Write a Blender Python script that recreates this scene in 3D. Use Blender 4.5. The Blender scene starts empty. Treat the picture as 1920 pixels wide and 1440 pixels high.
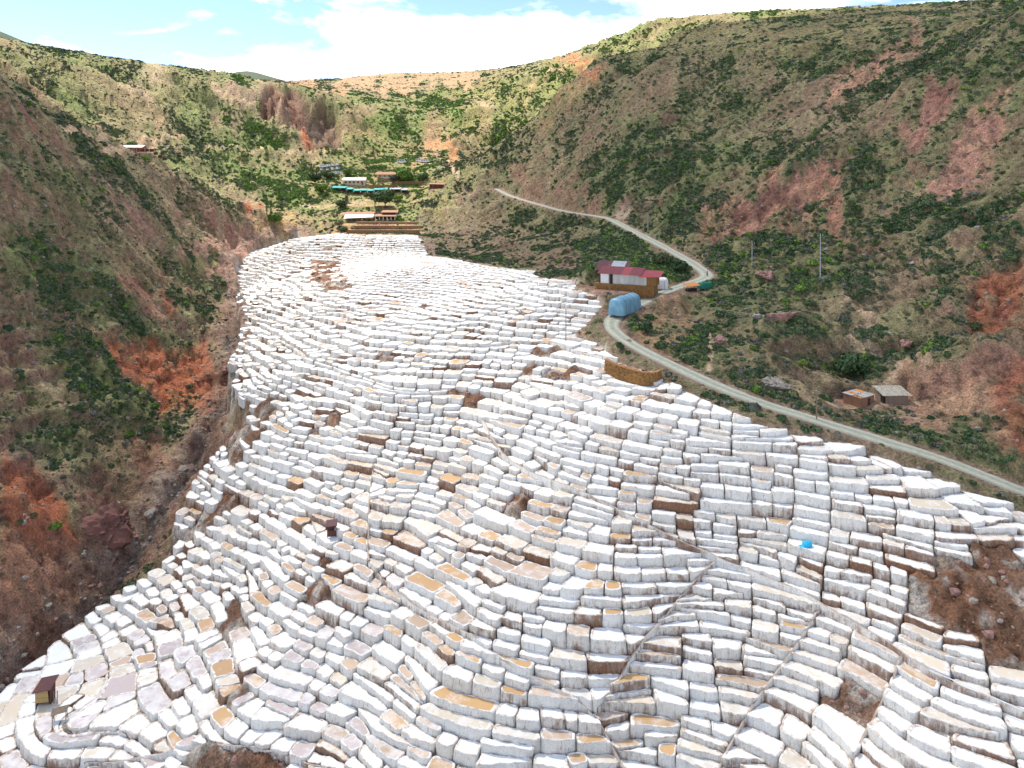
import bpy, bmesh, math, random
import numpy as np
from mathutils import Vector, Matrix

# ------------------------------------------------------------------ camera, sky, sun, exposure
SC = bpy.context.scene
F = 1331.0          # focal length in photograph pixels (1920 wide)
HY = 330.0          # row of the true horizon in the photograph
CZ = 100.0          # camera height
cam = bpy.data.cameras.new('camera')
camo = bpy.data.objects.new('camera', cam)
SC.collection.objects.link(camo)
camo.location = (0, 0, CZ)
camo.rotation_euler = (math.pi / 2, 0, 0)
cam.sensor_width = 36.0
cam.lens = F / 1920 * 36.0
cam.shift_y = -(720 - HY) / 1920.0
cam.clip_start = 1.0
cam.clip_end = 40000
SC.camera = camo

SUN_EL, SUN_AZ = 55.0, -44.0      # azimuth from +Y (view direction) towards +X, degrees
SUN_STRENGTH, SUN_ANGLE = 4.2, 1.2
SKY_STRENGTH = 0.13
SC.view_settings.view_transform = 'Standard'
SC.view_settings.look = 'None'
SC.view_settings.gamma = 1.0
SC.view_settings.exposure = 1.02
SC.view_settings.use_curve_mapping = False

world = bpy.data.worlds.new('World')
SC.world = world
world.use_nodes = True
wn = world.node_tree
wn.nodes.clear()


def N(nt, kind, **kw):
    n = nt.nodes.new(kind)
    for k, v in kw.items():
        if k.startswith('i_'):
            key = k[2:]
            key = int(key) if key.isdigit() else key.replace('_', ' ')
            n.inputs[key].default_value = v
        else:
            setattr(n, k, v)
    return n


def ramp(nt, stops, interp='LINEAR'):
    r = nt.nodes.new('ShaderNodeValToRGB')
    r.color_ramp.interpolation = interp
    els = r.color_ramp.elements
    while len(els) < len(stops):
        els.new(0.5)
    for e, (p, c) in zip(els, stops):
        e.position = p
        if not hasattr(c, '__len__'):
            c = (c, c, c)
        e.color = (*c[:3], 1)
    return r


def build_sky():
    nt = wn
    L = nt.links
    out = N(nt, 'ShaderNodeOutputWorld')
    bg = N(nt, 'ShaderNodeBackground')
    bg.inputs[1].default_value = SKY_STRENGTH
    sky = N(nt, 'ShaderNodeTexSky')
    sky.sky_type = 'NISHITA'
    sky.sun_disc = False
    sky.sun_elevation = math.radians(SUN_EL)
    sky.sun_rotation = math.radians(SUN_AZ)
    sky.altitude = 3300
    sky.air_density = 1.0
    sky.dust_density = 0.4
    tc = N(nt, 'ShaderNodeTexCoord')
    # scattered cumulus over the whole dome: noise on the view direction, flattened towards the horizon
    mp = N(nt, 'ShaderNodeMapping')
    mp.inputs['Location'].default_value = (7.7, 3.3, 0.2)
    mp.inputs['Rotation'].default_value = (0, 0, math.radians(0))
    mp.inputs['Scale'].default_value = (1.0, 1.0, 2.6)
    L.new(tc.outputs['Generated'], mp.inputs[0])
    n1 = N(nt, 'ShaderNodeTexNoise', i_Scale=3.1, i_Detail=9.0, i_Roughness=0.56, i_Distortion=0.25)
    L.new(mp.outputs[0], n1.inputs['Vector'])
    cover = ramp(nt, [(0.46, 0.0), (0.53, 1.0)])
    sz = N(nt, 'ShaderNodeSeparateXYZ')
    L.new(tc.outputs['Generated'], sz.inputs[0])
    low = N(nt, 'ShaderNodeMapRange')
    low.inputs['From Min'].default_value = 0.08; low.inputs['From Max'].default_value = 0.26
    low.inputs['To Min'].default_value = 0.14; low.inputs['To Max'].default_value = -0.06
    L.new(sz.outputs['Z'], low.inputs['Value'])
    ad = N(nt, 'ShaderNodeMath', operation='ADD')
    L.new(n1.outputs['Fac'], ad.inputs[0]); L.new(low.outputs[0], ad.inputs[1])
    L.new(ad.outputs[0], cover.inputs[0])
    n2 = N(nt, 'ShaderNodeTexNoise', i_Scale=7.0, i_Detail=6.0, i_Roughness=0.6)
    L.new(mp.outputs[0], n2.inputs['Vector'])
    shade = ramp(nt, [(0.34, (4.4, 4.8, 5.3)), (0.56, (7.7, 7.7, 7.7))])
    L.new(n2.outputs['Fac'], shade.inputs[0])
    mix = N(nt, 'ShaderNodeMixRGB')
    L.new(cover.outputs[0], mix.inputs[0])
    L.new(sky.outputs[0], mix.inputs[1])
    L.new(shade.outputs[0], mix.inputs[2])
    L.new(mix.outputs[0], bg.inputs[0])
    L.new(bg.outputs[0], out.inputs[0])


build_sky()

sun = bpy.data.lights.new('sun', 'SUN')
sun.energy = SUN_STRENGTH
sun.angle = math.radians(SUN_ANGLE)
sun.color = (1.0, 0.95, 0.87)
suno = bpy.data.objects.new('sun', sun)
SC.collection.objects.link(suno)
_a, _e = math.radians(SUN_AZ), math.radians(SUN_EL)
SUN_DIR = Vector((math.sin(_a) * math.cos(_e), math.cos(_a) * math.cos(_e), math.sin(_e)))
suno.rotation_euler = SUN_DIR.to_track_quat('Z', 'Y').to_euler()

rng = np.random.default_rng(7)
random.seed(7)
COL = SC.collection


# ------------------------------------------------------------------ helpers
def link(name, data, parent=None):
    o = bpy.data.objects.new(name, data)
    COL.objects.link(o)
    if parent is not None:
        o.parent = parent
    return o


def tag(o, label=None, cat=None, group=None, kind=None):
    if label:
        o['label'] = label
    if cat:
        o['category'] = cat
    if group:
        o['group'] = group
    if kind:
        o['kind'] = kind
    return o


def mesh_np(name, V, faces, mats=(), mat_idx=None, smooth=False, ngons=()):
    """faces: int array (n,3) or (n,4), or a list of lists of arrays mixing both"""
    me = bpy.data.meshes.new(name)
    V = np.asarray(V, dtype=np.float32)
    me.vertices.add(len(V))
    me.vertices.foreach_set('co', V.ravel())
    groups = faces if isinstance(faces, list) else [faces]
    loops = np.concatenate([np.asarray(g, dtype=np.int32).ravel() for g in groups] + [np.asarray(g, dtype=np.int32) for g in ngons])
    tot = np.concatenate([np.full(len(g), np.asarray(g).shape[1], dtype=np.int32) for g in groups] + [np.array([len(g) for g in ngons], dtype=np.int32)])
    start = np.concatenate([[0], np.cumsum(tot)[:-1]]).astype(np.int32)
    me.loops.add(len(loops))
    me.loops.foreach_set('vertex_index', loops)
    me.polygons.add(len(tot))
    me.polygons.foreach_set('loop_start', start)
    me.polygons.foreach_set('loop_total', tot)
    for m in mats:
        me.materials.append(m)
    if mat_idx is not None:
        me.polygons.foreach_set('material_index', np.asarray(mat_idx, dtype=np.int32))
    if smooth:
        me.polygons.foreach_set('use_smooth', np.ones(len(tot), dtype=bool))
    me.update(calc_edges=True)
    return me


def add_attr(me, name, vals, kind='FLOAT'):
    a = me.attributes.new(name, kind, 'POINT')
    vals = np.asarray(vals, dtype=np.float32)
    if kind == 'FLOAT':
        a.data.foreach_set('value', vals)
    elif kind == 'FLOAT_COLOR':
        if vals.shape[1] == 3:
            vals = np.concatenate([vals, np.ones((len(vals), 1), np.float32)], 1)
        a.data.foreach_set('color', vals.ravel())
    elif kind == 'FLOAT_VECTOR':
        a.data.foreach_set('vector', vals.ravel())


def _hash(ix, iy, seed):
    h = (ix.astype(np.int64) * 374761393 + iy.astype(np.int64) * 668265263 + seed * 974634777) & 0x7fffffff
    h = ((h ^ (h >> 13)) * 1274126177) & 0x7fffffff
    h = (h ^ (h >> 16)) & 0xffff
    return h / 65535.0


def vnoise(x, y, seed=0):
    """smooth value noise in -1..1"""
    x = np.asarray(x, float); y = np.asarray(y, float)
    ix = np.floor(x); iy = np.floor(y)
    fx = x - ix; fy = y - iy
    fx = fx * fx * fx * (fx * (fx * 6 - 15) + 10)
    fy = fy * fy * fy * (fy * (fy * 6 - 15) + 10)
    ix = ix.astype(np.int64); iy = iy.astype(np.int64)
    a = _hash(ix, iy, seed); b = _hash(ix + 1, iy, seed)
    c = _hash(ix, iy + 1, seed); d = _hash(ix + 1, iy + 1, seed)
    return ((a * (1 - fx) + b * fx) * (1 - fy) + (c * (1 - fx) + d * fx) * fy) * 2 - 1


def fbm(x, y, seed=0, oct=4, gain=0.5):
    s = 0; a = 1; t = 0
    for i in range(oct):
        s = s + a * vnoise(x * 2 ** i + 17.3 * i, y * 2 ** i - 9.1 * i, seed + i)
        t += a; a *= gain
    return s / t


def ridged(x, y, seed=0, oct=4):
    s = 0; a = 1; t = 0
    for i in range(oct):
        s = s + a * (1 - np.abs(vnoise(x * 2 ** i + 5.3 * i, y * 2 ** i + 3.7 * i, seed + i)) * 2)
        t += a; a *= 0.5
    return s / t


def sstep(a, b, x):
    t = np.clip((x - a) / (b - a), 0, 1)
    return t * t * (3 - 2 * t)


def inside(poly, X, Y):
    """vectorised even-odd test"""
    X = np.asarray(X); Y = np.asarray(Y)
    r = np.zeros(X.shape, bool)
    n = len(poly)
    for i in range(n):
        x1, y1 = poly[i]; x2, y2 = poly[(i + 1) % n]
        if y1 == y2:
            continue
        c = ((y1 > Y) != (y2 > Y))
        r ^= c & (X < (x2 - x1) * (Y - y1) / (y2 - y1) + x1)
    return r


# ------------------------------------------------------------------ terrain: control points (photo column, photo row, distance)
CP = [
    # salt slope below the road, right
    (1900, 1000, 108), (1900, 1200, 92), (1900, 1430, 78), (1700, 860, 119), (1700, 1000, 106), (1700, 1100, 99), (1700, 1430, 81),
    (1500, 850, 118), (1500, 1000, 109), (1500, 1200, 97.5), (1500, 1430, 85), (1300, 760, 135), (1300, 860, 122), (1300, 1000, 112), (1300, 1200, 99.5), (1300, 1430, 88),
    (2100, 1000, 112), (2100, 1430, 78), (2300, 1200, 95), (1900, 1700, 66), (1300, 1700, 78), (700, 1700, 82), (100, 1700, 92), (-300, 1600, 100),
    # salt slope, middle
    (1000, 560, 200), (1000, 640, 170), (1000, 700, 155), (1000, 800, 136), (1000, 900, 123), (1000, 1050, 110), (1000, 1200, 100.5), (1000, 1430, 89),
    (850, 560, 215), (850, 700, 162), (850, 900, 132), (700, 520, 245), (700, 580, 210), (700, 650, 178), (700, 730, 158), (700, 800, 146), (700, 900, 134), (700, 1000, 125), (700, 1200, 110), (700, 1430, 92),
    (880, 500, 262), (1070, 530, 205), (1090, 610, 176), (1060, 660, 162),
    (640, 440, 350), (560, 450, 350), (760, 450, 345), (560, 520, 268), (500, 620, 222), (520, 720, 180), (540, 800, 160), (500, 880, 150),
    (450, 1000, 135), (300, 1100, 140), (300, 1200, 124.5), (300, 1320, 109), (300, 1430, 99.5), (100, 1300, 115), (100, 1430, 102), (450, 1200, 120), (450, 1320, 106), (450, 1430, 97), (560, 1300, 105),
    # gully along the left foot
    (-200, 1450, 118), (0, 1290, 126), (80, 1215, 136), (150, 1150, 146), (210, 1080, 157), (280, 980, 168), (330, 900, 178), (400, 790, 205), (432, 730, 222), (440, 640, 256), (450, 560, 305), (475, 480, 375), (490, 440, 410),
    # road shelf
    (1900, 910, 112), (2050, 960, 107), (1770, 865, 118), (1640, 828, 123), (1530, 790, 128), (1420, 762, 132), (1340, 735, 138), (1240, 685, 151), (1160, 635, 164), (1140, 610, 170), (1200, 570, 185), (1250, 545, 194),
    (1330, 520, 206), (1290, 490, 228), (1250, 470, 246), (1200, 440, 275), (1150, 412, 310), (1080, 398, 348), (1020, 386, 385), (970, 372, 415), (935, 355, 442),
    (1180, 540, 192), (1120, 545, 190), (1130, 500, 205),
    # huts and right hill
    (1610, 757, 143), (1690, 752, 143), (1900, 780, 127), (1900, 700, 135), (1900, 600, 148), (1900, 500, 164), (1900, 400, 180), (1900, 300, 196), (1900, 200, 214), (1900, 100, 238), (1905, 20, 262), (2200, 0, 240), (2200, 400, 150), (2200, 800, 115), (2500, 200, 220),
    (1770, 750, 138), (1770, 600, 158), (1770, 500, 174), (1770, 400, 190), (1770, 300, 212), (1770, 200, 238), (1770, 110, 275),
    (1640, 680, 156), (1640, 600, 168), (1640, 500, 186), (1640, 400, 210), (1640, 300, 242), (1640, 200, 278), (1640, 110, 325), (1640, 60, 400), (1640, 26, 620),
    (1850, 30, 330), (1850, 18, 520), (2100, -30, 500),
    (1500, 700, 150), (1500, 600, 168), (1500, 500, 194), (1500, 400, 232), (1500, 300, 268), (1500, 200, 312), (1500, 120, 360), (1500, 70, 450), (1500, 34, 640),
    (1400, 680, 150), (1400, 600, 170), (1400, 520, 200), (1380, 440, 240), (1400, 300, 300), (1400, 200, 345), (1400, 120, 395), (1400, 80, 470), (1400, 44, 660),
    (1280, 600, 178), (1280, 440, 258), (1280, 300, 330), (1280, 200, 375), (1280, 120, 430), (1280, 90, 500), (1280, 70, 640),
    (1200, 380, 305), (1200, 250, 365), (1200, 150, 425), (1200, 95, 500), (1130, 110, 512), (1090, 138, 505), (1100, 200, 455), (1100, 300, 390), (1050, 182, 494), (1060, 370, 372),
    (1000, 242, 484), (1000, 320, 425), (950, 302, 472), (870, 372, 446), (810, 440, 405), (900, 430, 376), (860, 480, 330), (1000, 450, 312), (1000, 500, 258), (1100, 460, 268), (940, 480, 290),
    # hidden ground behind the spur
    (960, 300, 640), (1050, 230, 700), (1120, 200, 700), (1150, 170, 800),
    # valley head, right side
    (900, 300, 655), (850, 250, 750), (950, 220, 760), (1000, 180, 850), (1050, 130, 960), (1110, 112, 1000), (1230, 48, 1000), (1330, 44, 900), (780, 300, 630), (750, 230, 800), (860, 190, 950), (820, 350, 530), (900, 165, 1050), (960, 140, 1150),
    (800, 165, 1300), (700, 158, 1450), (750, 136, 1800), (900, 134, 1700), (530, 155, 1500), (620, 148, 1700), (1000, 128, 1500), (1200, 60, 1600), (1600, 30, 1400),
    # village
    (720, 437, 385), (700, 432, 412), (720, 410, 440), (700, 380, 480), (700, 350, 530), (640, 350, 520), (620, 322, 580), (790, 305, 610), (780, 400, 455), (560, 400, 450), (600, 420, 425), (700, 310, 600),
    # left spur
    (0, 172, 262), (100, 226, 292), (200, 284, 322), (280, 326, 346), (400, 378, 386), (480, 410, 412), (-300, 20, 220), (-300, 400, 160), (-300, 800, 135), (-300, 1200, 118),
    (0, 300, 232), (0, 400, 216), (0, 500, 203), (0, 600, 191), (0, 700, 178), (0, 800, 167), (0, 900, 157), (0, 1000, 148), (0, 1130, 137), (100, 700, 197), (100, 500, 226), (100, 300, 270), (100, 900, 166), (100, 1050, 151),
    (200, 400, 278), (200, 500, 250), (200, 600, 227), (200, 700, 208), (200, 800, 190), (200, 900, 174), (200, 980, 165), (300, 400, 320), (300, 500, 285), (300, 600, 252), (300, 700, 226), (300, 800, 202), (300, 860, 189),
    (370, 440, 352), (370, 540, 298), (370, 640, 257), (370, 740, 222), (430, 450, 385),
    # valley behind the left spur, back-left hills
    (250, 303, 452), (300, 320, 440), (430, 380, 455), (520, 405, 448), (560, 350, 510), (500, 330, 535), (400, 280, 555), (300, 250, 525), (150, 240, 450), (100, 180, 480),
    (0, 130, 480), (0, 92, 570), (100, 106, 620), (200, 117, 660), (300, 131, 700), (400, 135, 790), (450, 147, 900), (100, 150, 520), (300, 180, 600), (400, 210, 625), (505, 226, 646), (560, 246, 640), (545, 182, 672), (600, 300, 600), (505, 170, 675), (640, 240, 720), (600, 185, 820), (650, 290, 640), (680, 200, 850), (-300, 0, 480),
    (-300, 20, 800), (0, 110, 900), (300, 130, 1200),
]


def unproj(px, py, d):
    return ((px - 960) / F * d, d, CZ - (py - HY) / F * d)


P3 = np.array([unproj(*c) for c in CP])
extra = [(-150, 25, 8), (0, 25, 25), (130, 25, 35), (250, 60, 90), (-260, 60, 120), (-1500, 1500, 330), (1500, 1500, 380), (0, 2600, 330), (-1500, 2600, 380), (1500, 2600, 380), (800, 900, 300)]
P3 = np.concatenate([P3, np.array(extra, float)])
PX = P3[:, :2] / 100.0
_c2 = 0.06 ** 2


def _phi(r2):
    return np.sqrt(r2 + _c2)


_n = len(P3)
_A = np.zeros((_n + 3, _n + 3))
_d2 = ((PX[:, None, :] - PX[None, :, :]) ** 2).sum(-1)
_A[:_n, :_n] = _phi(_d2) - np.eye(_n) * 0.02
_A[:_n, _n] = 1; _A[:_n, _n + 1:] = PX
_A[_n, :_n] = 1; _A[_n + 1:, :_n] = PX.T
_w = np.linalg.solve(_A, np.concatenate([P3[:, 2], [0, 0, 0]]))


def h_base(X, Y):
    X = np.asarray(X, float).ravel() / 100; Y = np.asarray(Y, float).ravel() / 100
    out = np.empty(len(X))
    for s in range(0, len(X), 20000):
        x = X[s:s + 20000]; y = Y[s:s + 20000]
        r2 = (x[:, None] - PX[None, :, 0]) ** 2 + (y[:, None] - PX[None, :, 1]) ** 2
        out[s:s + 20000] = _phi(r2) @ _w[:_n] + _w[_n] + _w[_n + 1] * x + _w[_n + 2] * y
    return out


# grid of the land: columns = bearing, rows = distance
NC, NR = 660, 760
AZ = np.radians(np.linspace(-47, 47, NC))
_r = np.concatenate([np.geomspace(48, 90, 60, endpoint=False), np.geomspace(90, 480, 480, endpoint=False), np.geomspace(480, 1900, 190, endpoint=False), np.geomspace(1900, 3000, 30)])
NR = len(_r)
RR = _r


def to_plan(i_r, i_c):
    return RR[i_r] * np.sin(AZ[i_c]), RR[i_r] * np.cos(AZ[i_c])


GX = (RR[:, None] * np.sin(AZ)[None, :])
GY = (RR[:, None] * np.cos(AZ)[None, :])
H0 = h_base(GX, GY).reshape(NR, NC)


def grid_sample(G, x, y):
    x = np.asarray(x, float); y = np.asarray(y, float)
    a = np.arctan2(x, y); r = np.hypot(x, y)
    c = np.clip((a - AZ[0]) / (AZ[1] - AZ[0]), 0, NC - 1.001)
    ri = np.clip(np.searchsorted(RR, r) - 1, 0, NR - 2)
    fr = np.clip((r - RR[ri]) / (RR[ri + 1] - RR[ri]), 0, 1)
    ci = c.astype(int); fc = c - ci
    return (G[ri, ci] * (1 - fr) * (1 - fc) + G[ri + 1, ci] * fr * (1 - fc) + G[ri, ci + 1] * (1 - fr) * fc + G[ri + 1, ci + 1] * fr * fc)


def project(x, y, z):
    return 960 + F * x / y, HY + F * (CZ - z) / y


def at(px, py, G=None, dmin=50, dmax=2900):
    """ground point seen at a photograph pixel"""
    G = H0 if G is None else G
    d = np.geomspace(dmin, dmax, 1500)
    x = (px - 960) / F * d
    z = CZ - (py - HY) / F * d
    g = grid_sample(G, x, d)
    below = z < g
    if not below.any():
        return None
    i = int(np.argmax(below))
    if i == 0:
        return Vector((x[0], d[0], g[0]))
    a = (z[i - 1] - g[i - 1]) / ((z[i - 1] - g[i - 1]) - (z[i] - g[i]) + 1e-9)
    dd = d[i - 1] + a * (d[i] - d[i - 1])
    xx = (px - 960) / F * dd
    return Vector((xx, dd, float(grid_sample(G, xx, dd))))


# ------------------------------------------------------------------ plan of the place (photo pixels, turned into ground points)
SALT_PX = [(470, 447), (560, 434), (660, 441), (785, 441), (800, 470), (880, 492), (1000, 507), (1070, 522), (1108, 548), (1128, 578), (1100, 600), (1075, 640),
           (1130, 662), (1180, 690), (1240, 702), (1340, 752), (1420, 790), (1560, 818), (1640, 845), (1760, 890), (1850, 925), (1940, 965), (2150, 1010),
           (2150, 1500), (1900, 1640), (1200, 1640), (600, 1600), (200, 1600), (-150, 1500), (-40, 1345), (40, 1275), (110, 1215), (170, 1150), (215, 1115), (300, 1050), (330, 1005),
           (315, 985), (345, 930), (400, 850), (450, 800), (440, 760), (432, 700), (445, 640), (450, 560), (445, 520), (455, 480)]
ROAD_PX = [(2080, 978), (1920, 914), (1850, 888), (1770, 858), (1640, 823), (1530, 786), (1420, 752), (1340, 720), (1270, 690), (1210, 660), (1170, 637), (1149, 617), (1145, 603), (1158, 588), (1182, 577), (1208, 565), (1236, 550),
           (1262, 540), (1292, 531), (1320, 524), (1328, 514), (1310, 500), (1280, 482), (1245, 462), (1200, 440), (1165, 420), (1140, 408), (1100, 402), (1060, 397), (1020, 386), (985, 376), (955, 367), (937, 358), (931, 351)]


def smooth_line(P, it=3):
    P = np.asarray(P, float)
    for _ in range(it):
        Q = np.empty((2 * len(P) - 2, P.shape[1]))
        Q[0::2] = P[:-1] * 0.75 + P[1:] * 0.25
        Q[1::2] = P[:-1] * 0.25 + P[1:] * 0.75
        P = np.concatenate([P[:1], Q, P[-1:]])
    return P


def resample(P, step):
    P = np.asarray(P, float)
    s = np.concatenate([[0], np.cumsum(np.hypot(*np.diff(P[:, :2], axis=0).T))])
    n = max(2, int(s[-1] / step) + 1)
    t = np.linspace(0, s[-1], n)
    return np.stack([np.interp(t, s, P[:, k]) for k in range(P.shape[1])], 1)


def px_line(L, step=1.0, G=None, it=2, **kw):
    pts = [at(px, py, G, **kw) for px, py in L]
    P = np.array([p[:] for p in pts if p is not None])
    return resample(smooth_line(P, it), step)


ROAD = px_line(ROAD_PX, 1.2)
_k = np.ones(25) / 25
ROAD[:, 2] = np.convolve(np.pad(ROAD[:, 2], 12, mode='edge'), _k, 'valid')

SALT = np.array([at(px, py)[:2] if at(px, py) is not None else (0, 0) for px, py in SALT_PX])


def pt_near(poly, x, y):
    return bool(inside(poly, np.array([x]), np.array([y]))[0])


def rbf(Q, z, X, Y, reg=0.02):
    n = len(Q)
    A = np.zeros((n + 3, n + 3))
    A[:n, :n] = np.sqrt(((Q[:, None] - Q[None]) ** 2).sum(-1) + 0.01) - np.eye(n) * reg
    A[:n, n] = 1; A[:n, n + 1:] = Q; A[n, :n] = 1; A[n + 1:, :n] = Q.T
    w = np.linalg.solve(A, np.concatenate([z, [0, 0, 0]]))
    X = X.ravel() / 100; Y = Y.ravel() / 100
    out = np.empty(len(X))
    for s in range(0, len(X), 20000):
        x = X[s:s + 20000]; y = Y[s:s + 20000]
        out[s:s + 20000] = np.sqrt((x[:, None] - Q[None, :, 0]) ** 2 + (y[:, None] - Q[None, :, 1]) ** 2 + 0.01) @ w[:n] + w[n] + w[n + 1] * x + w[n + 2] * y
    return out


def box_blur(M, kr, kc):
    for ax, k in ((0, kr), (1, kc)):
        if k < 1:
            continue
        pad = [(0, 0), (0, 0)]; pad[ax] = (k, k)
        c = np.cumsum(np.pad(np.pad(M, pad, mode='edge'), [(1, 0) if a == ax else (0, 0) for a in (0, 1)]), axis=ax)
        n = M.shape[ax]
        M = (np.take(c, np.arange(2 * k + 1, n + 2 * k + 1), axis=ax) - np.take(c, np.arange(0, n), axis=ax)) / (2 * k + 1)
    return M


# the terraces have their own surface, reaching level to the edge of the gully
SX0, SX1, SY0, SY1, SS = -140.0, 150.0, 50.0, 420.0, 1.0
_sx = np.arange(SX0, SX1 + 1, SS); _sy = np.arange(SY0, SY1 + 1, SS)
_mx, _my = np.meshgrid(_sx, _sy)
# the terraces keep their own slope up to the edge of the gully, so only points on the salt and along the road shape them
_sel = np.array([i for i in range(len(CP)) if pt_near(SALT, P3[i, 0], P3[i, 1]) or (CP[i][0] > 1000 and CP[i][1] > 470 and CP[i][2] < 210 and CP[i][2] > 100) or CP[i][1] > 1550 or (430 <= CP[i][1] <= 500 and 640 < CP[i][0] < 1080 and CP[i][2] < 410)])
HS = rbf(P3[_sel, :2] / 100, P3[_sel, 2], _mx, _my, 0.05).reshape(_mx.shape)


def blur2(M, k, n=2):
    for _ in range(n):
        M = box_blur(M, k, k)
    return M


HS = blur2(HS, 2, 2)
_g0 = np.hypot(*np.gradient(HS))
_gm = 0.12 + 0.88 * sstep(0.12, 0.42, blur2(_g0, 3, 2))
HS = HS + (fbm(_mx / 34, _my / 34, 201, 2) * 3.0 + fbm(_mx / 13, _my / 13, 211, 2) * 1.5) * _gm
def s_sample(G, x, y):
    fx = min(max((x - SX0) / SS, 0), len(_sx) - 1.001); fy = min(max((y - SY0) / SS, 0), len(_sy) - 1.001)
    i = int(fx); j = int(fy); a = fx - i; b = fy - j
    return G[j, i] * (1 - a) * (1 - b) + G[j, i + 1] * a * (1 - b) + G[j + 1, i] * (1 - a) * b + G[j + 1, i + 1] * a * b


def s_sample_np(G, x, y):
    fx = np.clip((x - SX0) / SS, 0, len(_sx) - 1.001); fy = np.clip((y - SY0) / SS, 0, len(_sy) - 1.001)
    i = fx.astype(int); j = fy.astype(int); a = fx - i; b = fy - j
    return G[j, i] * (1 - a) * (1 - b) + G[j, i + 1] * a * (1 - b) + G[j + 1, i] * (1 - a) * b + G[j + 1, i + 1] * a * b


HSP = np.where((GX > SX0) & (GX < SX1) & (GY > SY0) & (GY < SY1), s_sample_np(HS, GX, GY), H0)
SALT = np.array([at(px, py, HSP)[:2] for px, py in SALT_PX])
SALT = resample(np.concatenate([SALT, SALT[:1]]), 4.0)[:-1]
_sd = np.hypot(SALT[:, 0], SALT[:, 1])
SALT = SALT + np.stack([fbm(SALT[:, 0] / 11, SALT[:, 1] / 11, 221, 3), fbm(SALT[:, 0] / 11 + 30, SALT[:, 1] / 11, 223, 3)], 1) * np.where(SALT[:, 0] < 20, 4.2, 1.6)[:, None]
in_salt = inside(SALT, GX, GY)
salt_soft = box_blur(in_salt.astype(float), 5, 8)
near_salt = sstep(0.0, 0.7, box_blur(in_salt.astype(float), 6, 8))

from mathutils.kdtree import KDTree


def line_dist(P, M):
    """distance of grid vertices (where M) to polyline P, and the height of the nearest point"""
    kd = KDTree(len(P))
    for i, p in enumerate(P):
        kd.insert((p[0], p[1], 0), i)
    kd.balance()
    D = np.full(GX.shape, 1e3); Z = np.zeros(GX.shape)
    for r, c in np.argwhere(M):
        _, i, d = kd.find((GX[r, c], GY[r, c], 0))
        D[r, c] = d; Z[r, c] = P[i, 2]
    return D, Z


def rough_mask(P, pad):
    M = np.zeros(GX.shape, bool)
    rr = np.hypot(P[:, 0], P[:, 1]); aa = np.arctan2(P[:, 0], P[:, 1])
    ri = np.searchsorted(RR, rr); ci = ((aa - AZ[0]) / (AZ[1] - AZ[0])).astype(int)
    for r, c, d in zip(ri, ci, rr):
        r0 = np.searchsorted(RR, d - pad); r1 = np.searchsorted(RR, d + pad)
        k = int(pad / d / (AZ[1] - AZ[0])) + 1
        M[max(r0, 0):r1 + 1, max(c - k, 0):c + k + 1] = True
    return M


ROAD_W = 4.6
RD, RZ = line_dist(ROAD, rough_mask(ROAD, 7.5))

# relief of the hills: gullies running down to the valley, knolls and broken ground
_rr = np.hypot(GX, GY)
wx = fbm(GX / 40, GY / 40, 3, 3) * 14
wy = fbm(GX / 40 + 50, GY / 40, 5, 3) * 14
_sl = GX * 0.30
gul = ridged((GY + wy + _sl) / 30, (GX + wx) / 105, 11, 4)
gul2 = ridged((GY + wy * 0.6 + _sl) / 11, (GX + wx * 0.6) / 40, 21, 3)
gy, gx = np.gradient(H0)
_dr = np.gradient(RR)[:, None]; _dc = RR[:, None] * (AZ[1] - AZ[0])
slope0 = np.hypot(gy / _dr, gx / _dc)
amp = sstep(0.12, 0.5, slope0) * (1 - near_salt)
amp *= 1 - 0.9 * np.exp(-(RD / 6.0) ** 2)
far = sstep(350, 900, _rr)
rel = gul * 3.8 * (1 + 2.4 * far) + gul2 * 2.4 * (1 + 0.7 * far) + fbm(GX / 9, GY / 9, 31, 4) * 2.2 * (1 + 0.3 * far) + ridged((GY + 0.3 * GX) / 5, GX / 9, 43, 3) * 0.9 * (1 + far) + fbm(GX / 2.2, GY / 2.2, 41, 2) * 0.45
rel = rel - 0.85 * box_blur(rel, 45, 45)
rel = rel * 1.25 - 1.3 * np.abs(vnoise((GY + 0.3 * GX + wy) / 8, (GX + wx) / 26, 47)) + 0.5
H1 = H0 + rel * (0.08 + amp) * (1 - salt_soft) + fbm(GX / 120, GY / 120, 51, 3) * 4 * sstep(500, 1200, _rr)
# rock ledges: broken steps across the steep faces
_lh = 5.0 * (1 + far)
_lz = (H1 + fbm(GX / 25, GY / 25, 57, 3) * 5) / _lh
_lf_ = _lz - np.floor(_lz)
_step = (sstep(0.30, 0.62, _lf_) - _lf_) * _lh
H1 += _step * 0.55 * (1 - 0.55 * far) * amp * sstep(-0.05, 0.35, fbm(GX / 38, GY / 38, 59, 3)) * sstep(0.3, 0.6, slope0)
# boulders and ledges in the gully
H1 += np.maximum(0, fbm(GX / 3, GY / 3, 61, 2) - 0.25) * 1.6 * near_salt * (1 - salt_soft)


# --- colour regions: photo polygons, kept to a range of distances, laid on the land as soil and plant cover
PPX, PPY = project(GX, GY, H1)
_wa = fbm(GX / (0.035 * _rr + 1), GY / (0.035 * _rr + 1), 71, 4)
_wb = fbm(GX / (0.035 * _rr + 1) + 31, GY / (0.035 * _rr + 1), 75, 4)
_wc = fbm(GX / (0.010 * _rr + 0.5), GY / (0.010 * _rr + 0.5), 77, 3)
_wd = fbm(GX / (0.010 * _rr + 0.5) + 13, GY / (0.010 * _rr + 0.5), 79, 3)
QX = PPX + _wa * 62 + _wc * 22
QY = PPY + _wb * 46 + _wd * 20


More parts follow.
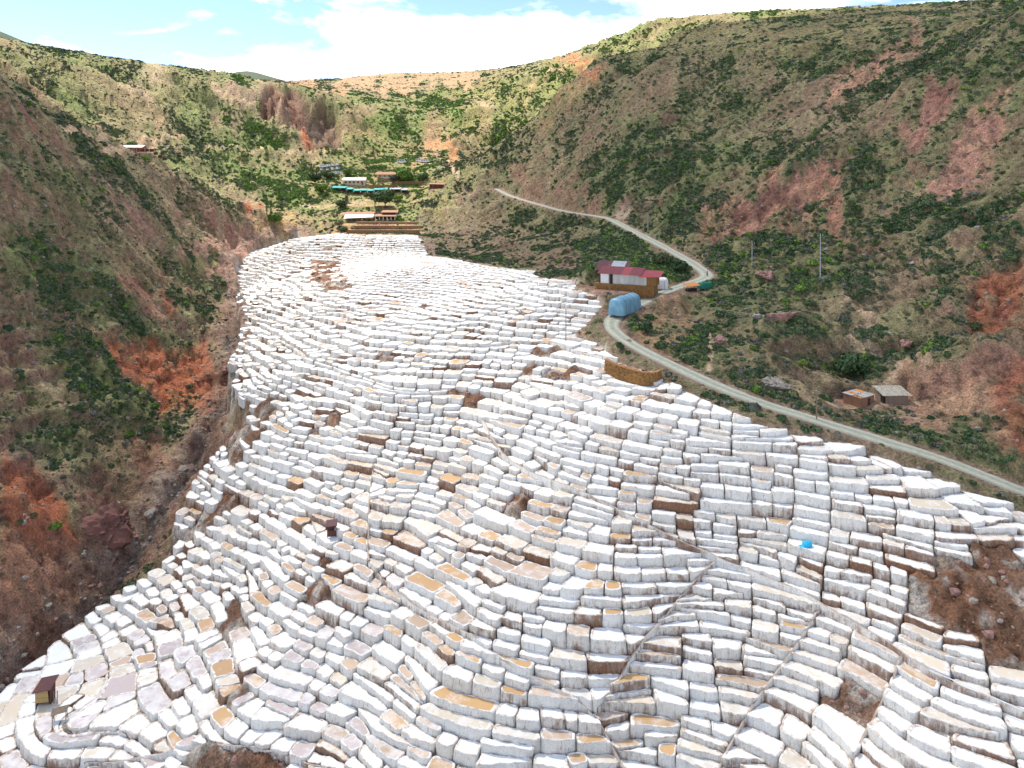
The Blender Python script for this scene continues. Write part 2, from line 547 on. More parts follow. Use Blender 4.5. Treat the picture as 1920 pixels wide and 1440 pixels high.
def region(poly, d0=0, d1=4000, soft=1):
    m = inside(poly, QX, QY) & (GY > d0) & (GY < d1)
    m = m.astype(float)
    return box_blur(m, soft, soft) if soft else m


def blend(C, m, c):
    return C * (1 - m[..., None]) + np.asarray(c)[None, None, :] * m[..., None]


scl = 1 + 2.2 * far                     # ground pattern is coarser on the far hills
nA = fbm(GX / 14 / scl, GY / 20 / scl, 81, 5)
nB = fbm(GX / 5 / scl + 9, GY / 6 / scl, 91, 4)
nC = fbm(GX / 45, GY / 60, 101, 4)
nS = fbm((GX + 0.3 * GY) / 30, GY / 6 + wy / 20, 111, 4)     # streaks down the slopes
nE = 0.6 * fbm(GX / 7 / scl, GY / 7 / scl, 151, 4) + 0.6 * fbm(GX / 2.5 / scl, GY / 2.5 / scl, 157, 3)
SOIL = np.zeros(GX.shape + (3,)) + np.array([0.33, 0.215, 0.155])
SOIL = blend(SOIL, sstep(0.0, 0.5, nS), (0.42, 0.265, 0.20))
SOIL = blend(SOIL, sstep(0.1, 0.6, nB) * 0.7, (0.47, 0.38, 0.255))
SOIL = blend(SOIL, sstep(0.15, 0.5, -nA) * 0.6, (0.17, 0.085, 0.06))
VEG = 0.50 + 0.55 * nA + 0.35 * nC - 0.25 * nS
left_face = (GX < -40 - 0.0 * GY) & (GY < 430) & (PPY > 120)
right_hill = (PPX > 780) & (GY < 700) & (GX > -60)
back = (GY > 430) & ~right_hill
VEG[right_hill] += 0.34
VEG[left_face] += 0.24
VEG += 0.0

MUT = {}


def soil(poly, c, d0=0, d1=4000, k=1.0, veg=None, rag=0.75):
    global SOIL, VEG
    m = region(poly, d0, d1)
    m = m * (1 - rag + rag * sstep(-0.38, 0.02, nE))
    SOIL = blend(SOIL, m * k * (0.8 + 0.2 * nB), c)
    if veg is not None:
        VEG = VEG * (1 - m) + m * (veg + 0.35 * nB + 0.2 * nA)


RED = (0.46, 0.125, 0.05); MAROON = (0.12, 0.05, 0.04); PINK = (0.42, 0.205, 0.155); ORANGE = (0.50, 0.25, 0.10); CREAM = (0.48, 0.40, 0.25); GREY = (0.22, 0.21, 0.18); TAN = (0.46, 0.31, 0.17)
# the back hills are drier and paler
SOIL = blend(SOIL, sstep(430, 520, GY) * (~right_hill) * 0.6, (0.42, 0.28, 0.19))
VEG = np.where(back, VEG + 0.30, VEG)
SOIL = blend(SOIL, right_hill * 0.35, (0.22, 0.145, 0.125))
# left slope
soil([(0, 440), (60, 430), (130, 470), (190, 520), (250, 570), (275, 612), (240, 616), (170, 595), (110, 570), (60, 545), (0, 530)], (0.10, 0.10, 0.05), 0, 430, 0.7, 1.15)
soil([(60, 610), (140, 640), (210, 690), (290, 735), (330, 775), (300, 795), (240, 790), (170, 770), (110, 730), (50, 660)], (0.13, 0.11, 0.05), 0, 430, 0.6, 0.95)
soil([(0, 690), (80, 740), (60, 765), (0, 735)], (0.13, 0.11, 0.05), 0, 430, 0.6, 0.9)
soil([(130, 620), (220, 650), (300, 640), (390, 630), (425, 690), (410, 745), (340, 775), (300, 720), (220, 690)], RED, 0, 430, 1.0, 0.10, 0.35)
soil([(200, 520), (290, 560), (330, 600), (300, 620), (240, 570)], (0.34, 0.16, 0.10), 0, 430, 0.7, 0.25)
soil([(300, 535), (340, 545), (340, 575), (310, 570)], RED, 0, 430, 0.9, 0.0)
soil([(0, 850), (60, 880), (140, 930), (155, 1020), (80, 1030), (0, 980)], RED, 0, 430, 0.95, 0.15, 0.45)
soil([(0, 1000), (150, 1010), (160, 1130), (60, 1220), (0, 1270)], (0.42, 0.20, 0.12), 0, 430, 0.9, 0.12)
soil([(150, 905), (225, 885), (262, 960), (250, 1025), (190, 1035), (150, 990)], MAROON, 0, 430, 0.85, 0.05)
soil([(0, 765), (80, 775), (110, 830), (30, 850), (0, 840)], (0.11, 0.10, 0.09), 0, 430, 0.9, 0.55)
soil([(230, 800), (330, 810), (330, 860), (270, 860)], (0.20, 0.085, 0.06), 0, 430, 0.9, 0.1)
soil([(140, 1000), (170, 1010), (210, 1075), (180, 1115), (150, 1060)], GREY, 0, 430, 0.9, 0.15)
soil([(60, 640), (150, 690), (240, 740), (300, 800), (330, 850), (280, 850), (180, 770), (60, 690)], (0.36, 0.22, 0.13), 0, 430, 0.35)
soil([(330, 470), (430, 430), (480, 420), (480, 460), (440, 520), (400, 520)], (0.40, 0.22, 0.17), 0, 430, 0.8, 0.15)
soil([(445, 352), (470, 368), (492, 402), (490, 414), (468, 405)], (0.46, 0.13, 0.05), 0, 470, 1.0, -0.3)
soil([(370, 480), (390, 480), (400, 500), (375, 500)], (0.14, 0.22, 0.05), 0, 430, 0.9, 1.0)
# back left hills
soil([(205, 110), (280, 128), (322, 190), (260, 190)], CREAM, 430, 900, 0.8, 0.2)
soil([(380, 165), (500, 165), (505, 232), (430, 215)], (0.50, 0.37, 0.25), 430, 900, 0.8, 0.2)
soil([(498, 170), (545, 178), (575, 205), (555, 235), (500, 222)], (0.085, 0.032, 0.03), 430, 900, 1.0, -0.6, 0.2)
soil([(550, 180), (660, 245), (610, 262), (560, 215)], (0.05, 0.042, 0.04), 430, 950, 1.0, -0.1, 0.3)
soil([(535, 225), (580, 245), (590, 280), (545, 288)], (0.46, 0.14, 0.06), 430, 900, 1.0, -0.3, 0.2)
soil([(370, 220), (470, 230), (440, 270), (385, 272)], (0.24, 0.16, 0.12), 430, 900, 0.7, 0.25)
soil([(325, 255), (380, 190), (395, 265), (375, 275)], (0.14, 0.15, 0.06), 430, 900, 0.6, 0.95)
soil([(320, 285), (420, 300), (480, 335), (560, 330), (600, 318), (545, 405), (500, 400), (430, 345)], (0.14, 0.17, 0.05), 430, 700, 0.6, 1.0)
soil([(0, 60), (120, 85), (330, 125), (500, 150), (500, 162), (330, 140), (120, 102), (0, 82)], (0.15, 0.18, 0.07), 430, 2600, 0.7, 0.6)
soil([(330, 140), (480, 152), (620, 165), (690, 180), (640, 215), (520, 168), (400, 165), (330, 170)], (0.15, 0.18, 0.08), 430, 2600, 0.6, 0.7)
soil([(110, 245), (290, 262), (250, 282), (120, 262)], (0.40, 0.20, 0.13), 430, 700, 0.6, 0.1)
# plateau fields
soil([(500, 158), (650, 142), (830, 142), (920, 146), (880, 178), (650, 172)], TAN, 900, 2600, 0.95, -0.1)
soil([(500, 166), (660, 160), (660, 170), (520, 172)], ORANGE, 900, 2600, 0.8, -0.1)
soil([(760, 130), (940, 128), (900, 142), (780, 140)], (0.10, 0.13, 0.05), 900, 2600, 0.9, 0.4)
# valley head, right side: green terraces on orange earth
soil([(640, 300), (700, 230), (900, 160), (1050, 130), (1130, 120), (1000, 240), (900, 340), (800, 400), (700, 330)], (0.44, 0.27, 0.13), 450, 1300, 0.6, 0.85)
soil([(700, 225), (790, 200), (860, 190), (840, 230), (740, 250)], (0.14, 0.2, 0.05), 450, 1300, 0.6, 1.1)
soil([(860, 200), (930, 165), (1010, 170), (960, 215), (880, 240)], (0.30, 0.29, 0.12), 450, 1300, 0.5, 0.6)
soil([(780, 290), (830, 260), (850, 300), (800, 320)], ORANGE, 450, 900, 0.9, 0.0)
soil([(1040, 125), (1090, 105), (1120, 118), (1060, 140)], (0.50, 0.20, 0.09), 450, 1300, 0.9, 0.0)
soil([(1000, 150), (1080, 135), (1060, 160), (980, 165)], (0.50, 0.36, 0.2), 450, 1300, 0.8, 0.1)
soil([(800, 300), (880, 330), (860, 370), (800, 440), (790, 400)], (0.30, 0.30, 0.13), 440, 760, 0.7, 0.75)
soil([(480, 412), (600, 405), (650, 440), (560, 440), (480, 452)], (0.50, 0.33, 0.14), 300, 520, 0.85, 0.3)
soil([(600, 345), (830, 345), (830, 420), (600, 420)], (0.36, 0.28, 0.12), 400, 560, 0.7, 0.65)
# right hill
soil([(1130, 100), (1300, 60), (1500, 20), (1900, -10), (1920, 10), (1760, 50), (1640, 75), (1500, 105), (1350, 115), (1200, 120)], (0.25, 0.24, 0.10), 300, 1300, 0.75, 0.35)
soil([(1540, 195), (1590, 130), (1660, 95), (1735, 55), (1745, 95), (1690, 125), (1640, 160), (1570, 200)], (0.46, 0.25, 0.185), 0, 700, 0.95, 0.2, 0.68)
soil([(1312, 450), (1330, 415), (1440, 345), (1480, 300), (1545, 283), (1575, 300), (1605, 360), (1620, 405), (1560, 432), (1500, 442), (1400, 462), (1320, 478)], PINK, 0, 700, 0.95, 0.2, 0.68)
soil([(1345, 420), (1430, 360), (1480, 330), (1490, 370), (1420, 420)], (0.12, 0.065, 0.055), 0, 700, 0.95, 0.0, 0.4)
soil([(1735, 370), (1760, 320), (1800, 240), (1830, 200), (1870, 165), (1912, 140), (1895, 230), (1850, 320), (1800, 360)], (0.44, 0.23, 0.185), 0, 700, 0.95, 0.2, 0.68)
soil([(1690, 270), (1740, 190), (1770, 150), (1815, 140), (1770, 220), (1720, 290)], (0.33, 0.15, 0.13), 0, 700, 0.8, 0.15)
soil([(1740, 170), (1800, 130), (1830, 160), (1780, 200)], (0.15, 0.06, 0.06), 0, 700, 0.8, 0.2)
soil([(1520, 330), (1580, 320), (1600, 390), (1560, 420), (1530, 380)], PINK, 0, 700, 0.7, 0.1)
soil([(1805, 500), (1870, 480), (1925, 510), (1925, 620), (1850, 640), (1815, 600)], (0.34, 0.11, 0.06), 0, 400, 0.9, 0.05)
soil([(1820, 560), (1900, 540), (1930, 600), (1870, 625)], (0.13, 0.05, 0.04), 0, 400, 0.8, 0.05)
soil([(1840, 740), (1900, 700), (1930, 690), (1930, 900), (1850, 850)], (0.32, 0.10, 0.055), 0, 400, 0.85, 0.1)
soil([(1680, 700), (1760, 660), (1860, 720), (1890, 850), (1780, 815), (1700, 780)], (0.42, 0.25, 0.17), 0, 400, 0.85, 0.18)
soil([(1130, 600), (1190, 640), (1250, 660), (1320, 700), (1280, 640), (1200, 600)], (0.30, 0.14, 0.09), 0, 300, 0.8, 0.2)
soil([(1200, 575), (1260, 560), (1320, 600), (1300, 640), (1230, 640), (1200, 610)], (0.40, 0.23, 0.13), 0, 300, 0.7, 0.35)
soil([(1220, 430), (1330, 310), (1420, 255), (1440, 280), (1330, 380), (1240, 445)], (0.09, 0.11, 0.05), 0, 700, 0.6, 1.15)
soil([(1060, 470), (1150, 430), (1260, 470), (1330, 520), (1250, 530), (1100, 500)], (0.10, 0.11, 0.05), 0, 330, 0.6, 1.1)
soil([(1300, 500), (1450, 420), (1600, 420), (1560, 530), (1420, 560), (1330, 560)], (0.16, 0.13, 0.07), 0, 330, 0.5, 0.95)
soil([(800, 440), (900, 400), (1000, 440), (1060, 500), (930, 500), (820, 480)], (0.21, 0.14, 0.10), 0, 440, 0.7, 0.42)
soil([(960, 350), (1060, 400), (1140, 400), (1100, 360), (1000, 320)], (0.22, 0.10, 0.08), 0, 520, 0.6, 0.3)
soil([(1170, 420), (1210, 390), (1215, 440), (1195, 440)], (0.42, 0.36, 0.28), 0, 400, 0.8, 0.0)
soil([(1345, 600), (1480, 640), (1560, 700), (1500, 740), (1380, 700)], (0.30, 0.20, 0.13), 0, 300, 0.5, 0.55)
soil([(1430, 720), (1500, 700), (1540, 750), (1470, 770)], (0.40, 0.33, 0.20), 0, 300, 0.7, 0.3)
# gully bed: gravel and grey rock
gb = np.exp(-((near_salt - 0.35) / 0.25) ** 2) * (GX < -20) * (1 - salt_soft)
SOIL = blend(SOIL, np.clip(gb, 0, 1) * 0.6, (0.25, 0.20, 0.16))
VEG -= gb * 0.9
GUL = px_line([(-60, 1340), (0, 1290), (80, 1215), (150, 1150), (210, 1085), (280, 985), (330, 905), (400, 795), (430, 735), (438, 645), (447, 565), (472, 485)], 1.5)
GD, _gz = line_dist(GUL, rough_mask(GUL, 12))
gk = np.exp(-(GD / 5.0) ** 2) * (1 - salt_soft)
SOIL = blend(SOIL, np.exp(-(GD / 8.0) ** 2) * 0.7 * (1 - salt_soft), (0.25, 0.155, 0.11))
SOIL = blend(SOIL, gk * sstep(-0.2, 0.3, nE) * 0.85, (0.27, 0.245, 0.215))
SOIL = blend(SOIL, gk * sstep(0.1, 0.5, nB) * 0.5, (0.5, 0.47, 0.43))
VEG -= np.exp(-(GD / 7.0) ** 2) * 1.1
H1 += gk * (ridged(GX / 4, GY / 4, 171, 3) * 1.1 - 1.0) - 3.2 * np.exp(-(GD / 3.0) ** 2) * (1 - salt_soft)
SOIL = blend(SOIL, np.exp(-(GD / 2.6) ** 2) * 0.8 * (1 - salt_soft), (0.13, 0.11, 0.10))
gb = np.maximum(gb, gk)
# steep faces are bare rock
gy, gx = np.gradient(box_blur(H1, 1, 1))
slope1 = np.hypot(gy / _dr, gx / _dc)
bare = sstep(1.25, 1.9, slope1)
SOIL = blend(SOIL, bare * 0.35, (0.26, 0.14, 0.105))
VEG -= bare * 0.4
VEG = np.clip(VEG, 0, 1.2)
VEG *= (1 - near_salt * 0.9)
rd_soft = sstep(ROAD_W / 2 + 2.6, ROAD_W / 2 + 0.4, RD)
SOIL = blend(SOIL, rd_soft * 0.85, (0.27, 0.19, 0.14))
VEG *= 1 - sstep(ROAD_W / 2 + 1.8, ROAD_W / 2 + 0.3, RD)

# trodden paths and the dirt track on the far side: bare pale earth
PATHS_PX = [([(1640, 742), (1655, 722), (1680, 700), (1688, 680), (1660, 668), (1622, 655), (1598, 640), (1592, 630), (1600, 612), (1640, 606), (1615, 580), (1590, 560)], 1.0, 330),
            ([(1640, 606), (1622, 590), (1580, 552)], 0.8, 330), ([(1700, 672), (1740, 680)], 0.8, 330), ([(1330, 690), (1333, 660), (1330, 625)], 0.9, 330), ([(1560, 760), (1600, 762), (1660, 764), (1720, 758)], 2.0, 330),
            ([(120, 245), (200, 256), (250, 260), (300, 262)], 4.0, 900), ([(200, 284), (250, 280), (290, 268)], 4.0, 900), ([(300, 262), (380, 272), (450, 280), (560, 282), (640, 278)], 3.5, 900),
            ([(840, 300), (850, 320), (858, 335)], 2.0, 900), ([(890, 190), (905, 196), (925, 200)], 5.0, 1200), ([(565, 385), (600, 390), (640, 382), (690, 376)], 3.5, 700), ([(450, 700), (470, 690)], 1.0, 400)]
for L_, w_, d_ in PATHS_PX:
    pl = px_line(L_, 1.0, H1, 2, dmin=90 if d_ < 400 else 300)
    pd, _ = line_dist(pl, rough_mask(pl, w_ + 2))
    k_ = sstep(w_ * 0.5 + 0.7, w_ * 0.35, pd)
    SOIL = blend(SOIL, k_ * 0.9, (0.47, 0.35, 0.24) if d_ < 400 else (0.52, 0.38, 0.25))
    VEG *= 1 - k_ * 0.95

# eroded scars sink in a little, with broken ground
scar = region([(1312, 450), (1330, 415), (1440, 345), (1480, 300), (1545, 283), (1575, 300), (1605, 360), (1620, 405), (1560, 432), (1500, 442), (1400, 462), (1320, 478)], 0, 700, 3) \
    + region([(1540, 195), (1590, 130), (1735, 55), (1745, 95), (1640, 160), (1570, 200)], 0, 700, 3) \
    + region([(1735, 370), (1800, 240), (1870, 165), (1912, 140), (1895, 230), (1800, 360)], 0, 700, 3) \
    + region([(130, 620), (220, 650), (390, 630), (425, 690), (340, 775), (220, 690)], 0, 430, 3) \
    + region([(1805, 500), (1870, 480), (1925, 510), (1925, 620), (1850, 640), (1815, 600)], 0, 400, 3) \
    + region([(498, 170), (660, 245), (590, 280), (500, 222)], 430, 900, 3) * 2
scar = np.clip(scar, 0, 2) * (0.35 + 0.65 * sstep(-0.4, 0.1, nE))
H1 -= scar * (3.4 + 1.8 * ridged(GX / 6, GY / 6, 131, 3) + 1.3 * ridged((GY + 0.3 * GX) / 2.6, GX / 16, 135, 2)) * (0.7 + far)

bluff = region([(500, 172), (548, 178), (600, 205), (655, 243), (600, 262), (560, 236), (502, 226)], 430, 900, 1)
H1 -= bluff * (15 + 1.5 * ridged(GX / 9, GY / 9, 141, 3))

# road bench
t = sstep(ROAD_W / 2 + 3.2, ROAD_W / 2 + 0.2, RD)
H1 = H1 * (1 - t) + RZ * t - 0.18 * sstep(ROAD_W / 2 + 0.6, ROAD_W / 2 - 0.2, RD)


# ------------------------------------------------------------------ level pads for the buildings
PADS = []


def pad(px, py, rx, ry, rot=0.0, soft=3.0, lift=0.0, dmin=50):
    """flatten the ground round the point seen at a pixel; returns that point"""
    global H1
    p = at(px, py, H1, dmin)
    c, s = math.cos(rot), math.sin(rot)
    dx = (GX - p.x) * c + (GY - p.y) * s
    dy = -(GX - p.x) * s + (GY - p.y) * c
    e = np.maximum(np.abs(dx) - rx, np.abs(dy) - ry)
    t = sstep(soft, 0, e)
    z = p.z + lift
    H1 = H1 * (1 - t) + z * t
    PADS.append((p, rx, ry, rot))
    return Vector((p.x, p.y, z))


PAD = {
    'shed': pad(1180, 546, 12.5, 5.5, -0.25, 3.5, 0.2),
    'heap': pad(1172, 585, 5.5, 3.2, 0.75, 2.0),
    'hut_a': pad(1610, 757, 3.6, 2.6, 0.1, 2.0),
    'hut_b': pad(1672, 752, 4.0, 2.6, 0.0, 2.0),
    'stall': pad(1296, 546, 3, 2, 0.3, 2.0),
    'terrace': pad(720, 436, 22, 6, 0.0, 4.0, 0, 200),
    'visitor': pad(710, 420, 20, 7, 0.0, 5.0, 0, 200),
    'grass': pad(690, 385, 16, 5, 0, 4, 0, 300),
    'canopy': pad(690, 360, 26, 5, -0.12, 4, 0, 300),
    'hall': pad(665, 345, 12, 6, 0, 4, 0, 300),
    'house': pad(725, 332, 10, 6, 0, 4, 0, 300),
    'store': pad(818, 354, 6, 4, 0, 3, 0, 300),
    'parking': pad(620, 326, 13, 8, 0, 5, 0, 300),
    'buses': pad(780, 306, 14, 4, 0, 4, 0, 300),
    'farm': pad(240, 304, 12, 5, 0.0, 4, 0, 400),
}
t = sstep(ROAD_W / 2 + 2.2, ROAD_W / 2 + 0.2, RD)
H1 = H1 * (1 - t) + RZ * t - 0.18 * sstep(ROAD_W / 2 + 0.6, ROAD_W / 2 - 0.2, RD)
VEG_PAD = np.ones(GX.shape)
for p, rx, ry, rot in PADS:
    c, s = math.cos(rot), math.sin(rot)
    dx = (GX - p.x) * c + (GY - p.y) * s
    dy = -(GX - p.x) * s + (GY - p.y) * c
    VEG_PAD *= sstep(-0.5, 2.0, np.maximum(np.abs(dx) - rx, np.abs(dy) - ry))
VEG *= VEG_PAD


# ------------------------------------------------------------------ salt terraces: cells cut along and across the contour lines
_hf = blur2(HS, 2, 2) + 0.0
GYs, GXs = np.gradient(_hf)
_gl = np.hypot(GXs, GYs)


def field(x, y):
    """unit downhill direction (towards the viewer's side where the ground is flat)"""
    gx = -s_sample(GXs, x, y); gy = -s_sample(GYs, x, y)
    gx += -0.02; gy += -0.05
    l = math.hypot(gx, gy) + 1e-9
    return gx / l, gy / l


def trace(poly, x, y, mode, sign, step, nmax=400, rot=0.0):
    """follow the field from an inside point to the polygon's edge; returns points and (edge index, hit point)"""
    A = poly; B = np.roll(poly, -1, axis=0)
    pts = []
    for _ in range(nmax):
        gx, gy = field(x, y)
        dx, dy = (gx, gy) if mode == 'g' else (-gy, gx)
        if rot:
            cr_, sr_ = math.cos(rot), math.sin(rot)
            dx, dy = dx * cr_ - dy * sr_, dx * sr_ + dy * cr_
        nx, ny = x + sign * dx * step, y + sign * dy * step
        # segment (x,y)-(nx,ny) against all edges
        rx, ry = nx - x, ny - y
        ex = B[:, 0] - A[:, 0]; ey = B[:, 1] - A[:, 1]
        den = rx * ey - ry * ex
        den = np.where(np.abs(den) < 1e-12, 1e-12, den)
        qx = A[:, 0] - x; qy = A[:, 1] - y
        t = (qx * ey - qy * ex) / den
        u = (qx * ry - qy * rx) / den
        ok = (t > 1e-9) & (t <= 1) & (u >= 0) & (u <= 1)
        if ok.any():
            k = int(np.argmin(np.where(ok, t, 9)))
            return pts, (k, (x + rx * t[k], y + ry * t[k]))
        x, y = nx, ny
        pts.append((x, y))
    return None, None


def follow(poly, path, i0, sign):
    """same as trace but along a given path"""
    A = poly; B = np.roll(poly, -1, axis=0)
    pts = []
    i = i0
    while 0 <= i + sign < len(path):
        x, y = path[i]; nx, ny = path[i + sign]
        rx, ry = nx - x, ny - y
        ex = B[:, 0] - A[:, 0]; ey = B[:, 1] - A[:, 1]
        den = rx * ey - ry * ex
        den = np.where(np.abs(den) < 1e-12, 1e-12, den)
        qx = A[:, 0] - x; qy = A[:, 1] - y
        t = (qx * ey - qy * ex) / den
        u = (qx * ry - qy * rx) / den
        ok = (t > 1e-9) & (t <= 1) & (u >= 0) & (u <= 1)
        if ok.any():
            k = int(np.argmin(np.where(ok, t, 9)))
            return pts, (k, (x + rx * t[k], y + ry * t[k]))
        pts.append((nx, ny))
        i += sign
    return None, None


def cut(poly, start, fw, bw):
    """split a polygon by the line  back-hit <- bw <- start -> fw -> front-hit"""
    p1, h1 = fw; p2, h2 = bw
    if h1 is None or h2 is None:
        return None
    line = [h2[1]] + p2[::-1] + [start] + p1 + [h1[1]]       # from back hit to front hit
    n = len(poly)
    ka, kb = h1[0], h2[0]

    def chain(k0, k1):                # vertices after edge k0 up to start of edge k1
        out = []
        i = (k0 + 1) % n
        if k0 == k1:
            return None
        while True:
            out.append(tuple(poly[i]))
            if i == k1:
                break
            i = (i + 1) % n
        return out
    if ka == kb:
        return None
    c1 = chain(ka, kb)                # from front hit on to back hit
    c2 = chain(kb, ka)
    q1 = np.array(line + c1)
    q2 = np.array(line[::-1] + c2)
    return q1, q2


def area(p):
    x, y = p[:, 0], p[:, 1]
    return 0.5 * abs(np.dot(x, np.roll(y, -1)) - np.dot(y, np.roll(x, -1)))


def centroid(p):
    x, y = p[:, 0], p[:, 1]
    x2, y2 = np.roll(x, -1), np.roll(y, -1)
    c = x * y2 - x2 * y
    a = c.sum()
    if abs(a) < 1e-6:
        return p.mean(0)
    return np.array([((x + x2) * c).sum() / (3 * a), ((y + y2) * c).sum() / (3 * a)])


def pt_in(p, x, y):
    return bool(inside(p, np.array([x]), np.array([y]))[0])


CHANNEL_PX = [
    [(905, 790), (925, 830), (960, 870), (1020, 900), (1100, 930), (1180, 970), (1260, 1010), (1340, 1045), (1430, 1080), (1540, 1130), (1640, 1190), (1750, 1270), (1850, 1310), (1990, 1370)],
    [(1540, 1137), (1510, 1190), (1470, 1240), (1430, 1300), (1380, 1370), (1340, 1460)],
    [(690, 1055), (740, 1110), (840, 1170), (960, 1260), (1060, 1300), (1120, 1340), (1180, 1460)],
    [(1340, 1050), (1310, 1080), (1250, 1150), (1200, 1210), (1160, 1270), (1120, 1335)],
    [(160, 1430), (300, 1412), (410, 1395), (520, 1412), (660, 1445)],
    [(1690, 1225), (1660, 1300), (1620, 1380), (1590, 1460)],
    [(900, 650), (960, 640), (1030, 640), (1070, 655), (1130, 670)],
    [(700, 870), (690, 960), (690, 1055)],
]
HSG = np.where(in_salt | (near_salt > 0.2), s_sample_np(HS, GX, GY), H1)
CHANNELS = [px_line(c, 1.0, HSG) for c in CHANNEL_PX]


def split_by_path(polys, path):
    out = []
    for p in polys:
        ins = inside(p, path[:, 0], path[:, 1])
        idx = np.where(ins)[0]
        done = False
        if len(idx) > 3:
            i0 = idx[len(idx) // 2]
            fw = follow(p, path, i0, 1); bw = follow(p, path, i0, -1)
            if fw[1] is None:
                x, y = path[-1]
                d = path[-1] - path[-3]; g = field(x, y)
                m, s = max((('g', 1), ('g', -1), ('t', 1), ('t', -1)), key=lambda ms: ms[1] * (np.dot(d, g) if ms[0] == 'g' else np.dot(d, (-g[1], g[0]))))
                pts, h = trace(p, x, y, m, s, 1.0)
                fw = (None, None) if h is None else ([tuple(q) for q in path[i0 + 1:]] + pts, h)
            if bw[1] is None:
                x, y = path[0]
                d = path[0] - path[2]; g = field(x, y)
                m, s = max((('g', 1), ('g', -1), ('t', 1), ('t', -1)), key=lambda ms: ms[1] * (np.dot(d, g) if ms[0] == 'g' else np.dot(d, (-g[1], g[0]))))
                pts, h = trace(p, x, y, m, s, 1.0)
                bw = (None, None) if h is None else ([tuple(q) for q in path[:i0][::-1]] + pts, h)
            r = cut(p, tuple(path[i0]), fw, bw)
            if r is not None and min(area(r[0]), area(r[1])) > 8:
                out += list(r); done = True
        if not done:
            out.append(p)
    return out


regions = [resample(np.concatenate([SALT, SALT[:1]]), 3.0)[:-1]]
for c in CHANNELS:
    regions = split_by_path(regions, c[:, :2])


def target(x, y, s):
    L = np.interp(y, [80, 115, 150, 200, 330], [5.2, 4.3, 3.7, 3.3, 3.1])
    if x < -25 and y < 150:
        L = 4.0
    D = min(max(1.5 / (s + 0.12), 1.9), 4.2 if y < 160 else 3.4)
    return L, D


CELLS = []
_rs = random.Random(11)
stack = list(regions)
while stack:
    p = stack.pop()
    a = area(p)
    if a < 2.2 or len(p) < 3:
        continue
    c = centroid(p)
    g = field(*c)
    rel_ = p - c
    Eg = np.ptp(rel_ @ np.array(g)); Et = np.ptp(rel_ @ np.array((-g[1], g[0])))
    sl = float(s_sample(_gl, c[0], c[1]))
    L, D = target(c[0], c[1], sl)
    f = _rs.uniform(0.95, 2.1)
    qt, qg = Et / L / _rs.uniform(0.7, 1.45), Eg / D / _rs.uniform(0.8, 1.25)
    if max(qt / f, qg / 1.45) < 1 or a < 0.8 * L * D:
        CELLS.append(p); continue
    mode = 'g' if qt > qg else 't'
    ok = False
    big_p = a > 2.2 * L * D
    for trial in range(40 if big_p else 8):
        if trial < 4:
            j = 0.10 if max(Et, Eg) > 15 else 0.09
            sx = c[0] + _rs.uniform(-j, j) * Et * -g[1] + _rs.uniform(-j, j) * Eg * g[0] * (trial + 1)
            sy = c[1] + _rs.uniform(-j, j) * Et * g[0] + _rs.uniform(-j, j) * Eg * g[1] * (trial + 1)
        else:
            k = _rs.randrange(len(p)); w = _rs.uniform(0.25, 0.75)
            sx, sy = p[k] * w + p[(k + _rs.randrange(len(p) // 4, 3 * len(p) // 4 + 1)) % len(p)] * (1 - w)
            if trial % 3 == 0:
                mode = 't' if mode == 'g' else 'g'
        if not pt_in(p, sx, sy):
            continue
        st = 1.0 if max(Et, Eg) > 12 else 0.7
        rot = _rs.gauss(0, 0.14 if sl > 0.25 else 0.06) if max(Et, Eg) < 16 else _rs.gauss(0, 0.04)
        r = cut(p, (sx, sy), trace(p, sx, sy, mode, 1, st, 400, rot), trace(p, sx, sy, mode, -1, st, 400, rot))
        if r is not None and min(area(r[0]), area(r[1])) > (0.18 if trial < 8 else 0.08) * a:
            stack += list(r); ok = True
            break
    if not ok:
        CELLS.append(p)
print('cells', len(CELLS))


# ------------------------------------------------------------------ materials
def new_mat(name):
    m = bpy.data.materials.new(name)
    m.use_nodes = True
    nt = m.node_tree
    return m, nt, nt.nodes['Principled BSDF'], nt.links


def noise_on(nt, vec, scale, detail=4.0, rough=0.55, stretch=None):
    if stretch:
        mp = N(nt, 'ShaderNodeMapping')
        mp.inputs['Scale'].default_value = stretch
        nt.links.new(vec, mp.inputs[0])
        vec = mp.outputs[0]
    n = N(nt, 'ShaderNodeTexNoise', i_Scale=scale, i_Detail=detail, i_Roughness=rough)
    nt.links.new(vec, n.inputs['Vector'])
    return n.outputs['Fac']


def mixc(nt, fac, a, b, mode='MIX'):
    m = N(nt, 'ShaderNodeMixRGB', blend_type=mode)
    for i, v in ((0, fac), (1, a), (2, b)):
        if hasattr(v, 'links') or hasattr(v, 'is_linked'):
            nt.links.new(v, m.inputs[i])
        elif isinstance(v, (int, float)):
            m.inputs[i].default_value = v
        else:
            m.inputs[i].default_value = (*v[:3], 1)
    return m.outputs[0]


def mth(nt, op, a, b=0.0, clamp=False):
    m = N(nt, 'ShaderNodeMath', operation=op, use_clamp=clamp)
    for i, v in ((0, a), (1, b)):
        if hasattr(v, 'links'):
            nt.links.new(v, m.inputs[i])
        else:
            m.inputs[i].default_value = v
    return m.outputs[0]


def attr(nt, name, kind='GEOMETRY'):
    a = N(nt, 'ShaderNodeAttribute', attribute_name=name, attribute_type=kind)
    return a


def bump(nt, bsdf, height, strength=0.5, dist=0.1):
    b = N(nt, 'ShaderNodeBump', i_Strength=strength, i_Distance=dist)
    nt.links.new(height, b.inputs['Height'])
    nt.links.new(b.outputs[0], bsdf.inputs['Normal'])


